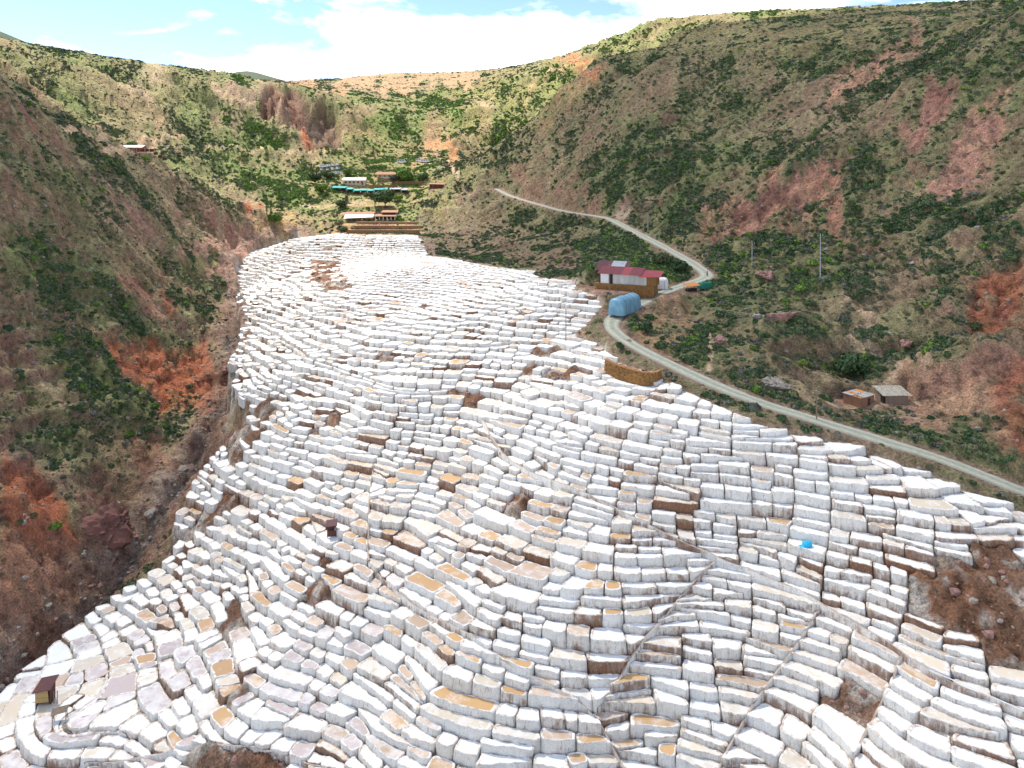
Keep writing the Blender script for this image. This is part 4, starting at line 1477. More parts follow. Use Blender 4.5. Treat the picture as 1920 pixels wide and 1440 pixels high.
# ------------------------------------------------------------------ the cloud whose shade lies over the near slopes
def build_cloud():
    shade = [(-420, 470), (-190, 380), (-130, 330), (-112, 250), (-98, 215), (-52, 190), (-44, 345), (-20, 430), (20, 500), (90, 600), (250, 720), (520, 780), (760, 350), (620, -260), (-420, -260)]
    alt = 1100.0
    k = (alt - 60) / SUN_DIR.z
    ox, oy = SUN_DIR.x * k, SUN_DIR.y * k
    st = 12.0
    gx = np.arange(-460, 800, st); gy = np.arange(-300, 830, st)
    X, Y = np.meshgrid(gx, gy)
    WX = X + fbm(X / 90, Y / 90, 501, 4) * 26; WY = Y + fbm(X / 90 + 40, Y / 90, 505, 4) * 26
    m = inside(shade, WX, WY).astype(float)
    e = box_blur(box_blur(m, 3, 3), 3, 3)
    e = np.where(m > 0, np.clip(e, 0.02, 1), 0)
    lump = 0.6 + 0.7 * ridged(X / 150, Y / 150, 511, 4)
    top = alt + 190 * np.sqrt(e) * np.clip(lump, 0.15, 2) * e
    bot = alt - 30 * e * (1 + 0.5 * fbm(X / 60, Y / 60, 521, 3))
    ny, nx = X.shape
    V = np.concatenate([np.stack([X + ox, Y + oy, top], -1).reshape(-1, 3), np.stack([X + ox, Y + oy, bot], -1).reshape(-1, 3)])
    i = np.arange(ny * nx).reshape(ny, nx)
    q = np.stack([i[:-1, :-1], i[:-1, 1:], i[1:, 1:], i[1:, :-1]], -1).reshape(-1, 4)
    q = q[(m.ravel()[q] > 0).all(1)]
    mt, nt, b, L = new_mat('cloud_vapour')
    out = nt.nodes['Material Output']
    nt.nodes.remove(b)
    d = N(nt, 'ShaderNodeBsdfDiffuse'); t = N(nt, 'ShaderNodeBsdfTranslucent'); mx = N(nt, 'ShaderNodeMixShader')
    g = N(nt, 'ShaderNodeNewGeometry')
    f = noise_on(nt, g.outputs['Position'], 0.01, 5.0, 0.6)
    r = ramp(nt, [(0.3, (0.88, 0.89, 0.90)), (0.7, (0.95, 0.95, 0.95))])
    L.new(f, r.inputs[0])
    for n_ in (d, t):
        L.new(r.outputs[0], n_.inputs['Color'])
    mx.inputs[0].default_value = 0.5
    L.new(d.outputs[0], mx.inputs[1]); L.new(t.outputs[0], mx.inputs[2])
    tr = N(nt, 'ShaderNodeBsdfTransparent'); m2 = N(nt, 'ShaderNodeMixShader')
    m2.inputs[0].default_value = 0.58
    L.new(mx.outputs[0], m2.inputs[1]); L.new(tr.outputs[0], m2.inputs[2]); L.new(m2.outputs[0], out.inputs['Surface'])
    me = mesh_np('cloud', V, np.concatenate([q, q[:, ::-1] + ny * nx]), [mt], smooth=True)
    tag(link('cloud', me), kind='structure')


build_cloud()

# ------------------------------------------------------------------ plants
def leaf_clump(name, mat, seed, n=90, flat=0.75, leaf=0.20, upright=0.0, trunk=False):
    """uneven dome of many small leaf faces, unit radius, base at z = 0"""
    r = np.random.default_rng(seed)
    lob = r.normal(0, 1, (5, 3)); lob /= np.linalg.norm(lob, axis=1)[:, None]
    lob[:, 2] = np.abs(lob[:, 2])
    d = r.normal(0, 1, (n, 3)); d /= np.linalg.norm(d, axis=1)[:, None]
    d[:, 2] = np.abs(d[:, 2]) * 1.0 - 0.12
    rad = 0.62 + 0.38 * np.max(np.clip(d @ lob.T, 0, 1) ** 3, axis=1)
    rad *= r.uniform(0.55, 1.0, n) ** 0.5
    C = d * rad[:, None] * np.array([1, 1, flat]) + np.array([0, 0, 0.10])
    V = []
    for c, dd in zip(C, d):
        nrm = dd + r.normal(0, 0.55, 3)
        nrm /= np.linalg.norm(nrm)
        u = np.cross(nrm, (0, 0, 1.0) if abs(nrm[2]) < 0.9 else (1.0, 0, 0)); u /= np.linalg.norm(u)
        v = np.cross(nrm, u)
        a = r.uniform(0, 6.28)
        u, v = u * math.cos(a) + v * math.sin(a), -u * math.sin(a) + v * math.cos(a)
        s = leaf * r.uniform(0.6, 1.35)
        if upright:
            v = v * (1 - upright) + np.array([0, 0, 1.0]) * upright
        V += [c - u * s * 0.6 - v * s, c + u * s * 0.7 - v * s * 0.6, c + u * s * 0.45 + v * s, c - u * s * 0.6 + v * s * 0.7]
    f = np.arange(4 * n).reshape(n, 4)
    return mesh_np(name, np.array(V), f, [mat])


CLUMP = {}
for kk, (nl, flat, lf, up) in {'dark': (95, 0.80, 0.24, 0), 'olive': (85, 0.72, 0.24, 0), 'bright': (95, 0.85, 0.24, 0), 'straw': (46, 0.62, 0.30, 0.8), 'grey': (75, 0.78, 0.22, 0)}.items():
    CLUMP[kk] = [leaf_clump('shrub_' + kk, M_LEAF[kk], 100 + 7 * i + len(kk), nl, flat, lf, up) for i in range(4)]

_ang = (H - CZ) / np.hypot(GX, GY)
_seen = _ang >= np.maximum.accumulate(_ang, axis=0) - 0.012
_cell = _dr * _dc
PPX2, PPY2 = project(GX, GY, H)
_infr = (PPX2 > -160) & (PPX2 < 2080) & (PPY2 < 1500)


def scatter(name, kinds, weight, count, smin, smax, label, cat, seed, far_k=1.0, sink=0.12):
    r = np.random.default_rng(seed)
    w = (weight * _cell * _seen * _infr).ravel()
    w = np.clip(w, 0, None)
    idx = r.choice(len(w), size=count, p=w / w.sum())
    ir, ic = np.unravel_index(idx, GX.shape)
    ir = np.clip(ir, 1, NR - 2); ic = np.clip(ic, 1, NC - 2)
    rad = RR[ir] + r.uniform(-0.5, 0.5, count) * (RR[ir + 1] - RR[ir])
    az = AZ[ic] + r.uniform(-0.5, 0.5, count) * (AZ[1] - AZ[0])
    x, y = rad * np.sin(az), rad * np.cos(az)
    z = grid_sample(H, x, y)
    s = smin + (smax - smin) * r.uniform(0, 1, count) ** 2.2
    s *= 1 + far_k * np.interp(rad, [200, 400, 900, 1600], [0, 0.35, 1.3, 2.6])
    pts = np.c_[x, y, z - s * sink]
    me = bpy.data.meshes.new(name)
    me.vertices.add(count)
    me.vertices.foreach_set('co', pts.astype(np.float32).ravel())
    add_attr(me, 'size', s)
    add_attr(me, 'turn', np.c_[r.normal(0, 0.12, count), r.normal(0, 0.12, count), r.uniform(0, 6.28, count)], 'FLOAT_VECTOR')
    a = me.attributes.new('pick', 'INT', 'POINT')
    a.data.foreach_set('value', r.integers(0, 64, count).astype(np.int32))
    o = link(name, me)
    tag(o, label, cat, kind='stuff')
    col = bpy.data.collections.new(name + '_shapes')
    for k in kinds:
        for m in CLUMP[k]:
            q = bpy.data.objects.new(m.name, m)
            col.objects.link(q)
    ng = bpy.data.node_groups.new(name, 'GeometryNodeTree')
    ng.interface.new_socket('Geometry', in_out='INPUT', socket_type='NodeSocketGeometry')
    ng.interface.new_socket('Geometry', in_out='OUTPUT', socket_type='NodeSocketGeometry')
    gi = ng.nodes.new('NodeGroupInput'); go = ng.nodes.new('NodeGroupOutput')
    ci = ng.nodes.new('GeometryNodeCollectionInfo')
    ci.inputs['Collection'].default_value = col
    ci.inputs['Separate Children'].default_value = True
    ci.inputs['Reset Children'].default_value = True
    iop = ng.nodes.new('GeometryNodeInstanceOnPoints')
    iop.inputs['Pick Instance'].default_value = True

    def na(nm, ty):
        n = ng.nodes.new('GeometryNodeInputNamedAttribute')
        n.data_type = ty
        n.inputs['Name'].default_value = nm
        return n.outputs['Attribute']
    L = ng.links
    mp = ng.nodes.new('GeometryNodeMeshToPoints')
    L.new(gi.outputs[0], mp.inputs['Mesh'])
    L.new(mp.outputs[0], iop.inputs['Points'])
    L.new(ci.outputs[0], iop.inputs['Instance'])
    L.new(na('pick', 'INT'), iop.inputs['Instance Index'])
    e2r = ng.nodes.new('FunctionNodeEulerToRotation')
    L.new(na('turn', 'FLOAT_VECTOR'), e2r.inputs[0])
    L.new(e2r.outputs[0], iop.inputs['Rotation'])
    L.new(na('size', 'FLOAT'), iop.inputs['Scale'])
    L.new(iop.outputs[0], go.inputs[0])
    md = o.modifiers.new('scatter', 'NODES')
    md.node_group = ng
    return pts, s


_near = np.interp(_rr, [90, 220, 450, 900, 1800], [1.0, 0.8, 0.30, 0.06, 0.015])
_patch = sstep(-0.2, 0.3, fbm(GX / 8 / scl, GY / 8 / scl, 401, 3)) * (0.25 + 0.75 * sstep(-0.25, 0.25, fbm((GX + 0.4 * GY) / 40, GY / 22, 403, 3)))
_cell = _cell * (1 - core)
wv = np.clip(VEG, 0, 1.1) ** 1.6 * _near * (0.07 + _patch)
_rh = right_hill.astype(float); _lf = left_face.astype(float); _bk = back.astype(float)
scatter('dark_scrub', ['dark'], wv * np.clip(VEG - 0.3, 0, 1) * (1 - 0.6 * _bk), 42000, 0.35, 1.15, 'dark green scrub covering the hillsides', 'scrub', 1)
scatter('olive_scrub', ['olive', 'grey'], wv, 90000, 0.25, 0.95, 'olive and grey scrub spread over the slopes', 'scrub', 2)
scatter('dry_grass', ['straw'], (0.25 + np.clip(VEG, 0, 0.7)) * _near * (1 - near_salt) * (1 - rd_soft) * VEG_PAD * (0.2 + sstep(0, 0.5, -nB)), 26000, 0.25, 0.7, 'dry straw grass tufts on the bare slopes', 'grass', 3)
scatter('green_scrub', ['bright'], wv * np.clip(VEG - 0.45, 0, 1) * (0.10 + 2.2 * _bk * (PPX2 > 420) * (_rr < 1000) + 0.25 * region([(1060, 470), (1150, 430), (1330, 520), (1600, 420), (1560, 530), (1330, 560), (1100, 500)], 0, 330)), 15000, 0.45, 1.3, 'bright green bushes in the valley head', 'scrub', 4)


def rock_mesh(name, mat, seed, sub=2):
    bm = bmesh.new()
    bmesh.ops.create_icosphere(bm, subdivisions=sub, radius=1.0)
    r = np.random.default_rng(seed)
    k = r.normal(0, 1, (9, 3)); k /= np.linalg.norm(k, axis=1)[:, None]
    h = r.uniform(0.62, 0.95, 9)
    for v in bm.verts:
        n = np.array(v.co)
        s_ = min([h_ / max(1e-3, n @ kk) for kk, h_ in zip(k, h) if n @ kk > 0.2] + [1.25])
        s_ *= 1 + 0.07 * r.normal()
        if sub > 2:
            s_ *= 1 + 0.13 * float(fbm(np.array([n[0] * 2.1 + n[2] * 1.3 + seed]), np.array([n[1] * 2.1 - n[2] * 1.7]), seed, 4)[0]) * 1.6
        v.co = Vector(n * s_)
        v.co.z *= 0.8
    me = bpy.data.meshes.new(name)
    bm.to_mesh(me); bm.free()
    me.materials.append(mat)
    return me


M_ROCK = simple_mat('rock_pink', (0.36, 0.21, 0.17), (0.17, 0.09, 0.075), 2.0, 0.9, None, 0.6)
M_ROCKG = simple_mat('rock_grey', (0.36, 0.32, 0.27), (0.17, 0.15, 0.13), 2.0, 0.9, None, 0.6)
M_ROCKM = simple_mat('rock_maroon', (0.26, 0.12, 0.09), (0.10, 0.055, 0.05), 1.2, 0.95, None, 0.9)
_cell_all = _dr * _dc
CLUMP['rock'] = [rock_mesh('stone', M_ROCK, 900 + i, 1) for i in range(3)] + [rock_mesh('stone', M_ROCKG, 910 + i, 1) for i in range(2)]
_cell = _cell_all
scatter('rubble', ['rock'], (earth_s * core * 1.2 * 1.0 + (gb * 3.0 + 0.12 + 0.5 * np.clip(scar, 0, 1) + 0.25 * sstep(0.9, 1.4, slope1)) * (1 - core)) * _near * (1 - rd_soft) * VEG_PAD, 18000, 0.10, 0.75, 'loose stones and rubble in the gully and on bare scars', 'rubble', 5, 0.6, 0.2)


# ------------------------------------------------------------------ things: helpers
class MB:
    """collects boxes, prisms, tubes; build() links one mesh object"""

    def __init__(self):
        self.V = []; self.F = []

    def add(self, V, Fs):
        o = len(self.V)
        self.V += [tuple(v) for v in V]
        self.F += [tuple(i + o for i in f) for f in Fs]
        return self

    def box(self, x, y, z, sx, sy, sz, rz=0.0, tilt=None):
        """centre x,y; z = bottom"""
        M = Matrix.Translation((x, y, z)) @ Matrix.Rotation(rz, 4, 'Z')
        if tilt:
            M = M @ Matrix.Rotation(tilt[1], 4, tilt[0])
        P = [M @ Vector((a * sx / 2, b * sy / 2, c * sz)) for c in (0, 1) for a, b in ((-1, -1), (1, -1), (1, 1), (-1, 1))]
        return self.add(P, [(3, 2, 1, 0), (4, 5, 6, 7), (0, 1, 5, 4), (1, 2, 6, 5), (2, 3, 7, 6), (3, 0, 4, 7)])

    def hull8(self, bottom, top):
        """8 corners: bottom 4 ccw, top 4 ccw"""
        return self.add(list(bottom) + list(top), [(3, 2, 1, 0), (4, 5, 6, 7), (0, 1, 5, 4), (1, 2, 6, 5), (2, 3, 7, 6), (3, 0, 4, 7)])

    def tube(self, p, q, r0, r1=None, n=8):
        r1 = r0 if r1 is None else r1
        p, q = Vector(p), Vector(q)
        d = (q - p).normalized()
        u = d.orthogonal().normalized(); v = d.cross(u)
        P = [p + (u * math.cos(a) + v * math.sin(a)) * r0 for a in [2 * math.pi * i / n for i in range(n)]] + [q + (u * math.cos(a) + v * math.sin(a)) * r1 for a in [2 * math.pi * i / n for i in range(n)]]
        return self.add(P, [(i, (i + 1) % n, n + (i + 1) % n, n + i) for i in range(n)] + [tuple(range(n))[::-1], tuple(range(n, 2 * n))])

    def build(self, name, mat, parent=None, smooth=False, loc=None):
        me = bpy.data.meshes.new(name)
        me.from_pydata(self.V, [], self.F)
        me.materials.append(mat)
        if smooth:
            me.polygons.foreach_set('use_smooth', np.ones(len(self.F), bool))
        o = link(name, me, parent)
        if loc is not None:
            o.location = loc
        return o


def empty(name, loc, rz=0.0, label=None, cat=None, group=None):
    o = link(name, None)
    o.location = loc
    o.rotation_euler = (0, 0, rz)
    o.empty_display_size = 0.5
    return tag(o, label, cat, group)


def copy_tree(o, parent=None):
    c = o.copy()
    COL.objects.link(c)
    c.parent = parent
    for ch in [k for k in bpy.data.objects if k.parent == o]:
        copy_tree(ch, c)
    return c


def ground_at(px, py, **kw):
    return at(px, py, H, **kw)


def corrugated(mb, x0, y0, z0, x1, y1, z1, w, thick=0.03, waves=5, amp=0.03):
    """one roofing sheet from eave point to ridge point (y,z run), width w along x, waved across x"""
    n = waves * 4
    V = []
    for k in range(n + 1):
        xx = x0 + w * k / n
        dz = amp * math.sin(k / n * waves * 2 * math.pi)
        V += [(xx, y0, z0 + dz), (xx, y1, z1 + dz), (xx, y0, z0 + dz - thick), (xx, y1, z1 + dz - thick)]
    Fs = []
    for k in range(n):
        a = 4 * k; b = a + 4
        Fs += [(a, b, b + 1, a + 1), (a + 2, a + 3, b + 3, b + 2), (a, a + 2, b + 2, b), (a + 1, b + 1, b + 3, a + 3)]
    Fs += [(0, 1, 3, 2), (4 * n, 4 * n + 2, 4 * n + 3, 4 * n + 1)]
    return mb.add(V, Fs)


M_ADOBE = simple_mat('adobe', (0.36, 0.19, 0.11), (0.24, 0.125, 0.075), 2.5, 0.95, None, 0.4)
M_ADOBE2 = simple_mat('adobe_grey', (0.30, 0.21, 0.16), (0.21, 0.14, 0.105), 2.5, 0.95, None, 0.4)
M_STONE = simple_mat('ochre_stone', (0.36, 0.19, 0.06), (0.16, 0.08, 0.035), 2.2, 0.95, None, 0.8)
M_STONE2 = simple_mat('terrace_stone', (0.42, 0.23, 0.10), (0.26, 0.13, 0.06), 1.5, 0.95, None, 0.8)
M_REDTIN = simple_mat('red_tin', (0.21, 0.03, 0.033), (0.14, 0.025, 0.027), 1.0, 0.55, None, 0, 0.0, 0.4)
M_REDTIN2 = simple_mat('bright_red_tin', (0.36, 0.045, 0.05), (0.26, 0.04, 0.04), 1.0, 0.5, None, 0, 0.0, 0.4)
M_MAROON = simple_mat('maroon_tin', (0.12, 0.035, 0.04), (0.08, 0.028, 0.03), 1.0, 0.6)
M_GREYTIN = simple_mat('grey_tin', (0.42, 0.44, 0.46), (0.28, 0.29, 0.31), 0.8, 0.5, None, 0, 0.2, 0.5)
M_WALLTIN = simple_mat('pale_tin', (0.60, 0.60, 0.57), (0.40, 0.39, 0.36), 0.8, 0.6, (1, 1, 0.25))
M_WHITE = simple_mat('white_sheet', (0.78, 0.78, 0.78), (0.66, 0.66, 0.66), 1.5, 0.6)
M_DARK = simple_mat('dark_inside', (0.03, 0.026, 0.022), (0.02, 0.018, 0.016), 2.0, 0.9)  # near-black colour; on the openings it stands in for the shade inside
M_WOOD = simple_mat('weathered_wood', (0.26, 0.20, 0.14), (0.15, 0.11, 0.08), 3.0, 0.9, (1, 1, 0.2))
M_BROWNWOOD = simple_mat('brown_wood', (0.13, 0.055, 0.04), (0.08, 0.035, 0.03), 3.0, 0.85, (1, 1, 0.2))
M_YELLOW = simple_mat('straw_board', (0.42, 0.30, 0.12), (0.28, 0.19, 0.08), 3.0, 0.9, (1, 1, 4))
M_BLUE = simple_mat('blue_tarp', (0.20, 0.38, 0.48), (0.11, 0.26, 0.36), 0.7, 0.45, None, 0.25, 0, 0.4)
M_CYAN = simple_mat('cyan_tarp', (0.02, 0.48, 0.72), (0.02, 0.36, 0.58), 1.5, 0.45)
M_TEAL = simple_mat('teal_awning', (0.03, 0.42, 0.40), (0.02, 0.30, 0.30), 1.0, 0.6)
M_GREENNET = simple_mat('green_net', (0.02, 0.20, 0.13), (0.015, 0.12, 0.08), 1.5, 0.7)
M_ORANGE = simple_mat('orange_cloth', (0.62, 0.26, 0.06), (0.45, 0.17, 0.04), 1.5, 0.7)
M_CREAM = simple_mat('cream_plaster', (0.62, 0.54, 0.40), (0.50, 0.42, 0.30), 1.5, 0.9)
M_TILE = simple_mat('clay_tile', (0.40, 0.22, 0.13), (0.29, 0.15, 0.09), 2.0, 0.9)
M_GLASS = simple_mat('dark_glass', (0.03, 0.04, 0.05), (0.02, 0.03, 0.04), 1.0, 0.15, None, 0, 0, 0.6)
M_VAN = simple_mat('white_paint', (0.78, 0.79, 0.80), (0.72, 0.73, 0.74), 1.0, 0.3, None, 0, 0, 0.5)
M_RUBBER = simple_mat('rubber', (0.025, 0.025, 0.025), None, 3.0, 0.8)
M_BARK = simple_mat('bark', (0.16, 0.11, 0.075), (0.09, 0.06, 0.04), 3.0, 0.95, (1, 1, 0.3), 0.5)
M_LICHEN = simple_mat('lichen_roof', (0.46, 0.44, 0.36), (0.24, 0.20, 0.15), 1.6, 0.9, None, 0.5)


# ------------------------------------------------------------------ storage shed by the road bend
def build_shed():
    p = PAD['shed']
    g = ground_at(1168, 548)
    root = empty('storage_shed', (p.x, p.y + 1.0, p.z + 1.15), -0.40, 'long storage shed with red tin roof on an ochre stone platform at the road bend', 'shed')
    # local x along the front, y away from the viewer
    mb = MB()
    mb.hull8([(-9.2, -2.2, -5.5), (7.4, -2.0, -5.5), (7.4, 3.6, -5.5), (-9.2, 3.6, -5.5)], [(-8.7, -1.5, 0.4), (7.1, -1.5, 0.4), (7.1, 3.6, 0.4), (-8.7, 3.6, 0.4)])
    pf = mb.build('stone_platform', M_STONE, root)
    r = random.Random(4)
    mb = MB()
    for k in range(230):
        x = r.uniform(-8.8, 7.0); z = r.uniform(-2.8, 0.25)
        t = (z + 4) / 4.4
        mb.box(x, -2.15 + 0.65 * t, z, r.uniform(0.25, 0.6), 0.28, r.uniform(0.18, 0.36), r.uniform(-0.1, 0.1))
    st = mb.build('platform_stones', M_STONE, pf)
    tag(st, kind='stuff')
    # front wall of tin sheets, with a doorway
    x = -7.6
    k = 0
    while x < 4.2:
        if 2 <= k <= 2:
            MB().box(x + 0.5, -0.66, 0.4, 1.1, 0.1, 2.6).build('doorway', M_DARK, root)  # solid box in the door gap, interior shade painted as near-black
        else:
            w = 1.12
            mb = MB()
            for q in range(4):
                mb.box(x + w * (q + 0.5) / 4, -0.86 + (0.025 if q % 2 else 0), 0.4 + r.uniform(-0.05, 0.05), w / 4 * 1.02, 0.05, 2.75 + r.uniform(-0.15, 0.1))
            mb.build('wall_sheet', M_WHITE if k < 2 else M_WALLTIN, root)
        x += 1.15; k += 1
    MB().box(-7.9, 1.4, 0.4, 0.3, 4.6, 2.9).build('end_wall', M_BROWNWOOD, root)
    MB().box(5.9, -0.5, 0.4, 3.3, 0.4, 2.3).build('stone_front', M_STONE, root)
    MB().box(7.4, 1.5, 0.4, 0.4, 4.2, 2.6).build('end_wall', M_STONE, root)
    MB().box(-0.2, 3.4, 0.4, 15.4, 0.3, 3.4).build('back_wall', M_ADOBE, root)
    for xx in (-7.6, -4.2, -0.8, 2.6, 7.3):
        MB().box(xx, -0.72, 0.4, 0.16, 0.16, 3.0).build('post', M_WOOD, root)
    # main roof: sheets rising away from the viewer
    rf = MB()
    rf.box(-1.5, 1.1, 3.25, 14.0, 0.12, 0.14)
    rf.box(-1.5, 3.2, 3.95, 14.0, 0.12, 0.14)
    roof = rf.build('roof', M_WOOD, root)
    x = -8.4
    k = 0
    while x < 3.4:
        mb = MB()
        corrugated(mb, x, -1.75 + r.uniform(-0.1, 0.1), 3.12 + r.uniform(0, 0.03), x, 4.0, 4.55, 1.2, 0.03, 4, 0.035)
        mb.build('roof_sheet', M_REDTIN if k not in (6, 7) else M_REDTIN2, roof)
        x += 1.1; k += 1
    for k in range(5):
        mb = MB()
        corrugated(mb, 3.2 + k * 1.15, -2.6 + r.uniform(-0.1, 0.1), 2.86 + 0.05 * k, 0, 2.9, 4.1, 1.22, 0.03, 4, 0.035)
        mb.build('roof_sheet', M_REDTIN2, roof)
    # lower rear roof, dark maroon and grey sheets
    rr_ = MB()
    rr_.box(-5.5, 5.6, 0.0, 9.0, 0.3, 4.2)
    rear = rr_.build('rear_roof', M_BROWNWOOD, root)
    for k in range(7):
        mb = MB()
        corrugated(mb, -10.2 + k * 1.3, 3.0, 4.1 - 0.05 * k, 0, 8.2, 5.6, 1.36, 0.03, 4, 0.035)
        mb.build('roof_sheet', M_MAROON if k < 3 else M_GREYTIN if k < 6 else M_MAROON, rear)
    for k in range(4):
        mb = MB()
        corrugated(mb, -9.4 + k * 1.3, 1.2, 3.7, 0, 3.2, 4.3, 1.36, 0.03, 4, 0.035)
        mb.build('roof_sheet', M_MAROON if k != 2 else M_GREYTIN, rear)
    return root


build_shed()


def lumpy_cover(name, mat, parent, lx, ly, h, seed, ridge=0.55, nx=14, nsec=14):
    """sheet thrown over a long stack: loaf with folds, hem on the ground"""
    r = np.random.default_rng(seed)
    V = []
    for i in range(nx + 1):
        t = i / nx
        e = min(t, 1 - t)
        endk = min(1.0, (e / 0.07)) ** 0.5 if e < 0.07 else 1.0
        x = (t - 0.5) * lx
        for j in range(nsec + 1):
            s_ = j / nsec
            # section: up the side, over the top, down the other side
            prof = [(-0.5, 0.0), (-0.49, 0.35), (-0.46, 0.72), (-ridge * 0.55, 0.93), (0.0, 1.0), (ridge * 0.55, 0.93), (0.46, 0.72), (0.49, 0.35), (0.5, 0.0)]
            f = s_ * (len(prof) - 1); k = min(int(f), len(prof) - 2); u = f - k
            yy = prof[k][0] * (1 - u) + prof[k + 1][0] * u
            zz = prof[k][1] * (1 - u) + prof[k + 1][1] * u
            fold = 0.05 * math.sin(x * 3.1 + 2.0 * math.sin(s_ * 9)) + r.normal(0, 0.025)
            yy = yy * (ly + fold * 2 * (1 if abs(yy) > 0.3 else 0)) * (0.86 + 0.14 * endk)
            zz = zz * h * (0.80 + 0.20 * endk) * (1 + 0.03 * math.sin(x * 1.3 + seed)) + r.normal(0, 0.03) * (zz > 0.1)
            V.append((x, yy, zz))
    n = nsec + 1
    Fs = [(i * n + j, i * n + j + 1, (i + 1) * n + j + 1, (i + 1) * n + j) for i in range(nx) for j in range(nsec)]
    Fs += [tuple(range(n))[::-1], tuple(nx * n + j for j in range(n))]
    return MB().add(V, Fs).build(name, mat, parent, True)


def build_heaps():
    p = PAD['heap']
    root = empty('covered_stack', (p.x, p.y, p.z - 0.05), 0.92, 'tall stack under a blue tarp beside the hairpin of the gravel road', 'stack')
    cv = lumpy_cover('tarp', M_BLUE, root, 10.5, 4.4, 4.3, 3)
    MB().box(0, 0, 0, 10.0, 4.0, 0.25).build('pallet_base', M_WOOD, root)
    for x in (-3.4, -1.2, 1.2, 3.3):
        mb = MB()
        pts = [(x, -2.32, 0.1), (x, -2.12, 3.1), (x, -1.2, 4.1), (x, 0, 4.42), (x, 1.2, 4.1), (x, 2.12, 3.1), (x, 2.32, 0.1)]
        for a, b in zip(pts, pts[1:]):
            mb.tube(a, b, 0.035, None, 5)
        mb.build('rope', M_WOOD, root)
    g = ground_at(1148, 590)
    r_ = empty('grain_sack', (g.x, g.y, g.z), 0.4, 'orange sack lying at the foot of the blue covered stack', 'sack')
    lumpy_cover('sack_body', M_ORANGE, r_, 1.4, 0.9, 0.8, 5, 0.5, 8, 10)
    MB().tube((0.7, 0, 0.35), (0.95, 0.05, 0.5), 0.14, 0.05, 6).build('tied_neck', M_ORANGE, r_)
    g = ground_at(1240, 541)
    r_ = empty('covered_heap', (g.x, g.y, g.z), -0.3, 'white sheet covering a heap beside the stone end of the shed', 'heap')
    lumpy_cover('sheet', M_WHITE, r_, 3.6, 2.8, 3.1, 7, 0.6, 10, 12)
    for x in (-1.1, 1.0):
        mb = MB()
        pts = [(x, -1.52, 0.1), (x, -1.35, 2.3), (x, 0, 3.2), (x, 1.35, 2.3), (x, 1.52, 0.1)]
        for a, b in zip(pts, pts[1:]):
            mb.tube(a, b, 0.03, None, 5)
        mb.build('rope', M_WOOD, r_)
    g = ground_at(1209, 553)
    r_ = empty('water_tank', (g.x, g.y, g.z), 0, 'small white tank behind the blue covered stack', 'tank')
    MB().tube((0, 0, 0), (0, 0, 1.3), 0.62, 0.62, 14).tube((0, 0, 1.3), (0, 0, 1.6), 0.62, 0.25, 14).build('tank_body', M_WHITE, r_)
    MB().tube((0, 0, 1.58), (0, 0, 1.7), 0.24, 0.24, 12).build('lid', M_GREYTIN, r_)
    g = ground_at(1219, 553)
    r_ = empty('plastic_drum', (g.x, g.y, g.z), 0, 'green plastic drum beside the white tank', 'drum')
    MB().tube((0, 0, 0), (0, 0, 0.55), 0.5, 0.55, 12).tube((0, 0, 0.55), (0, 0, 1.1), 0.55, 0.5, 12).build('drum_body', M_TEAL, r_)
    MB().tube((0, 0, 1.1), (0, 0, 1.16), 0.42, 0.42, 12).build('lid', M_GREENNET, r_)
    # stall with an orange roof and a green net
    p = PAD['stall']
    r_ = empty('roadside_stall', (p.x, p.y, p.z), 0.35, 'small open stall with an orange cloth roof beside the upper road', 'stall')
    for x in (-1.7, 1.7):
        for y in (-0.9, 0.9):
            MB().tube((x, y, -0.3), (x, y, 1.7 + 0.3 * (y > 0)), 0.06, None, 6).build('post', M_WOOD, r_)
    MB().hull8([(-2.1, -1.3, 1.55), (2.1, -1.3, 1.6), (2.1, 1.3, 2.1), (-2.1, 1.3, 2.05)], [(-2.1, -1.3, 1.62), (2.1, -1.3, 1.67), (2.1, 1.3, 2.17), (-2.1, 1.3, 2.12)]).build('cloth_roof', M_ORANGE, r_)
    MB().box(0, 0, 0, 3.2, 0.8, 0.8).build('counter', M_DARK, r_)
    g = ground_at(1322, 540)
    r_ = empty('shade_net', (g.x, g.y, g.z), 0.5, 'dark green net draped over poles next to the orange stall', 'net')
    lumpy_cover('net', M_GREENNET, r_, 4.2, 2.0, 1.7, 9, 0.5, 10, 10)
    MB().tube((0, 0, -0.2), (0, 0, 1.9), 0.05, None, 6).build('pole', M_WOOD, r_)


build_heaps()


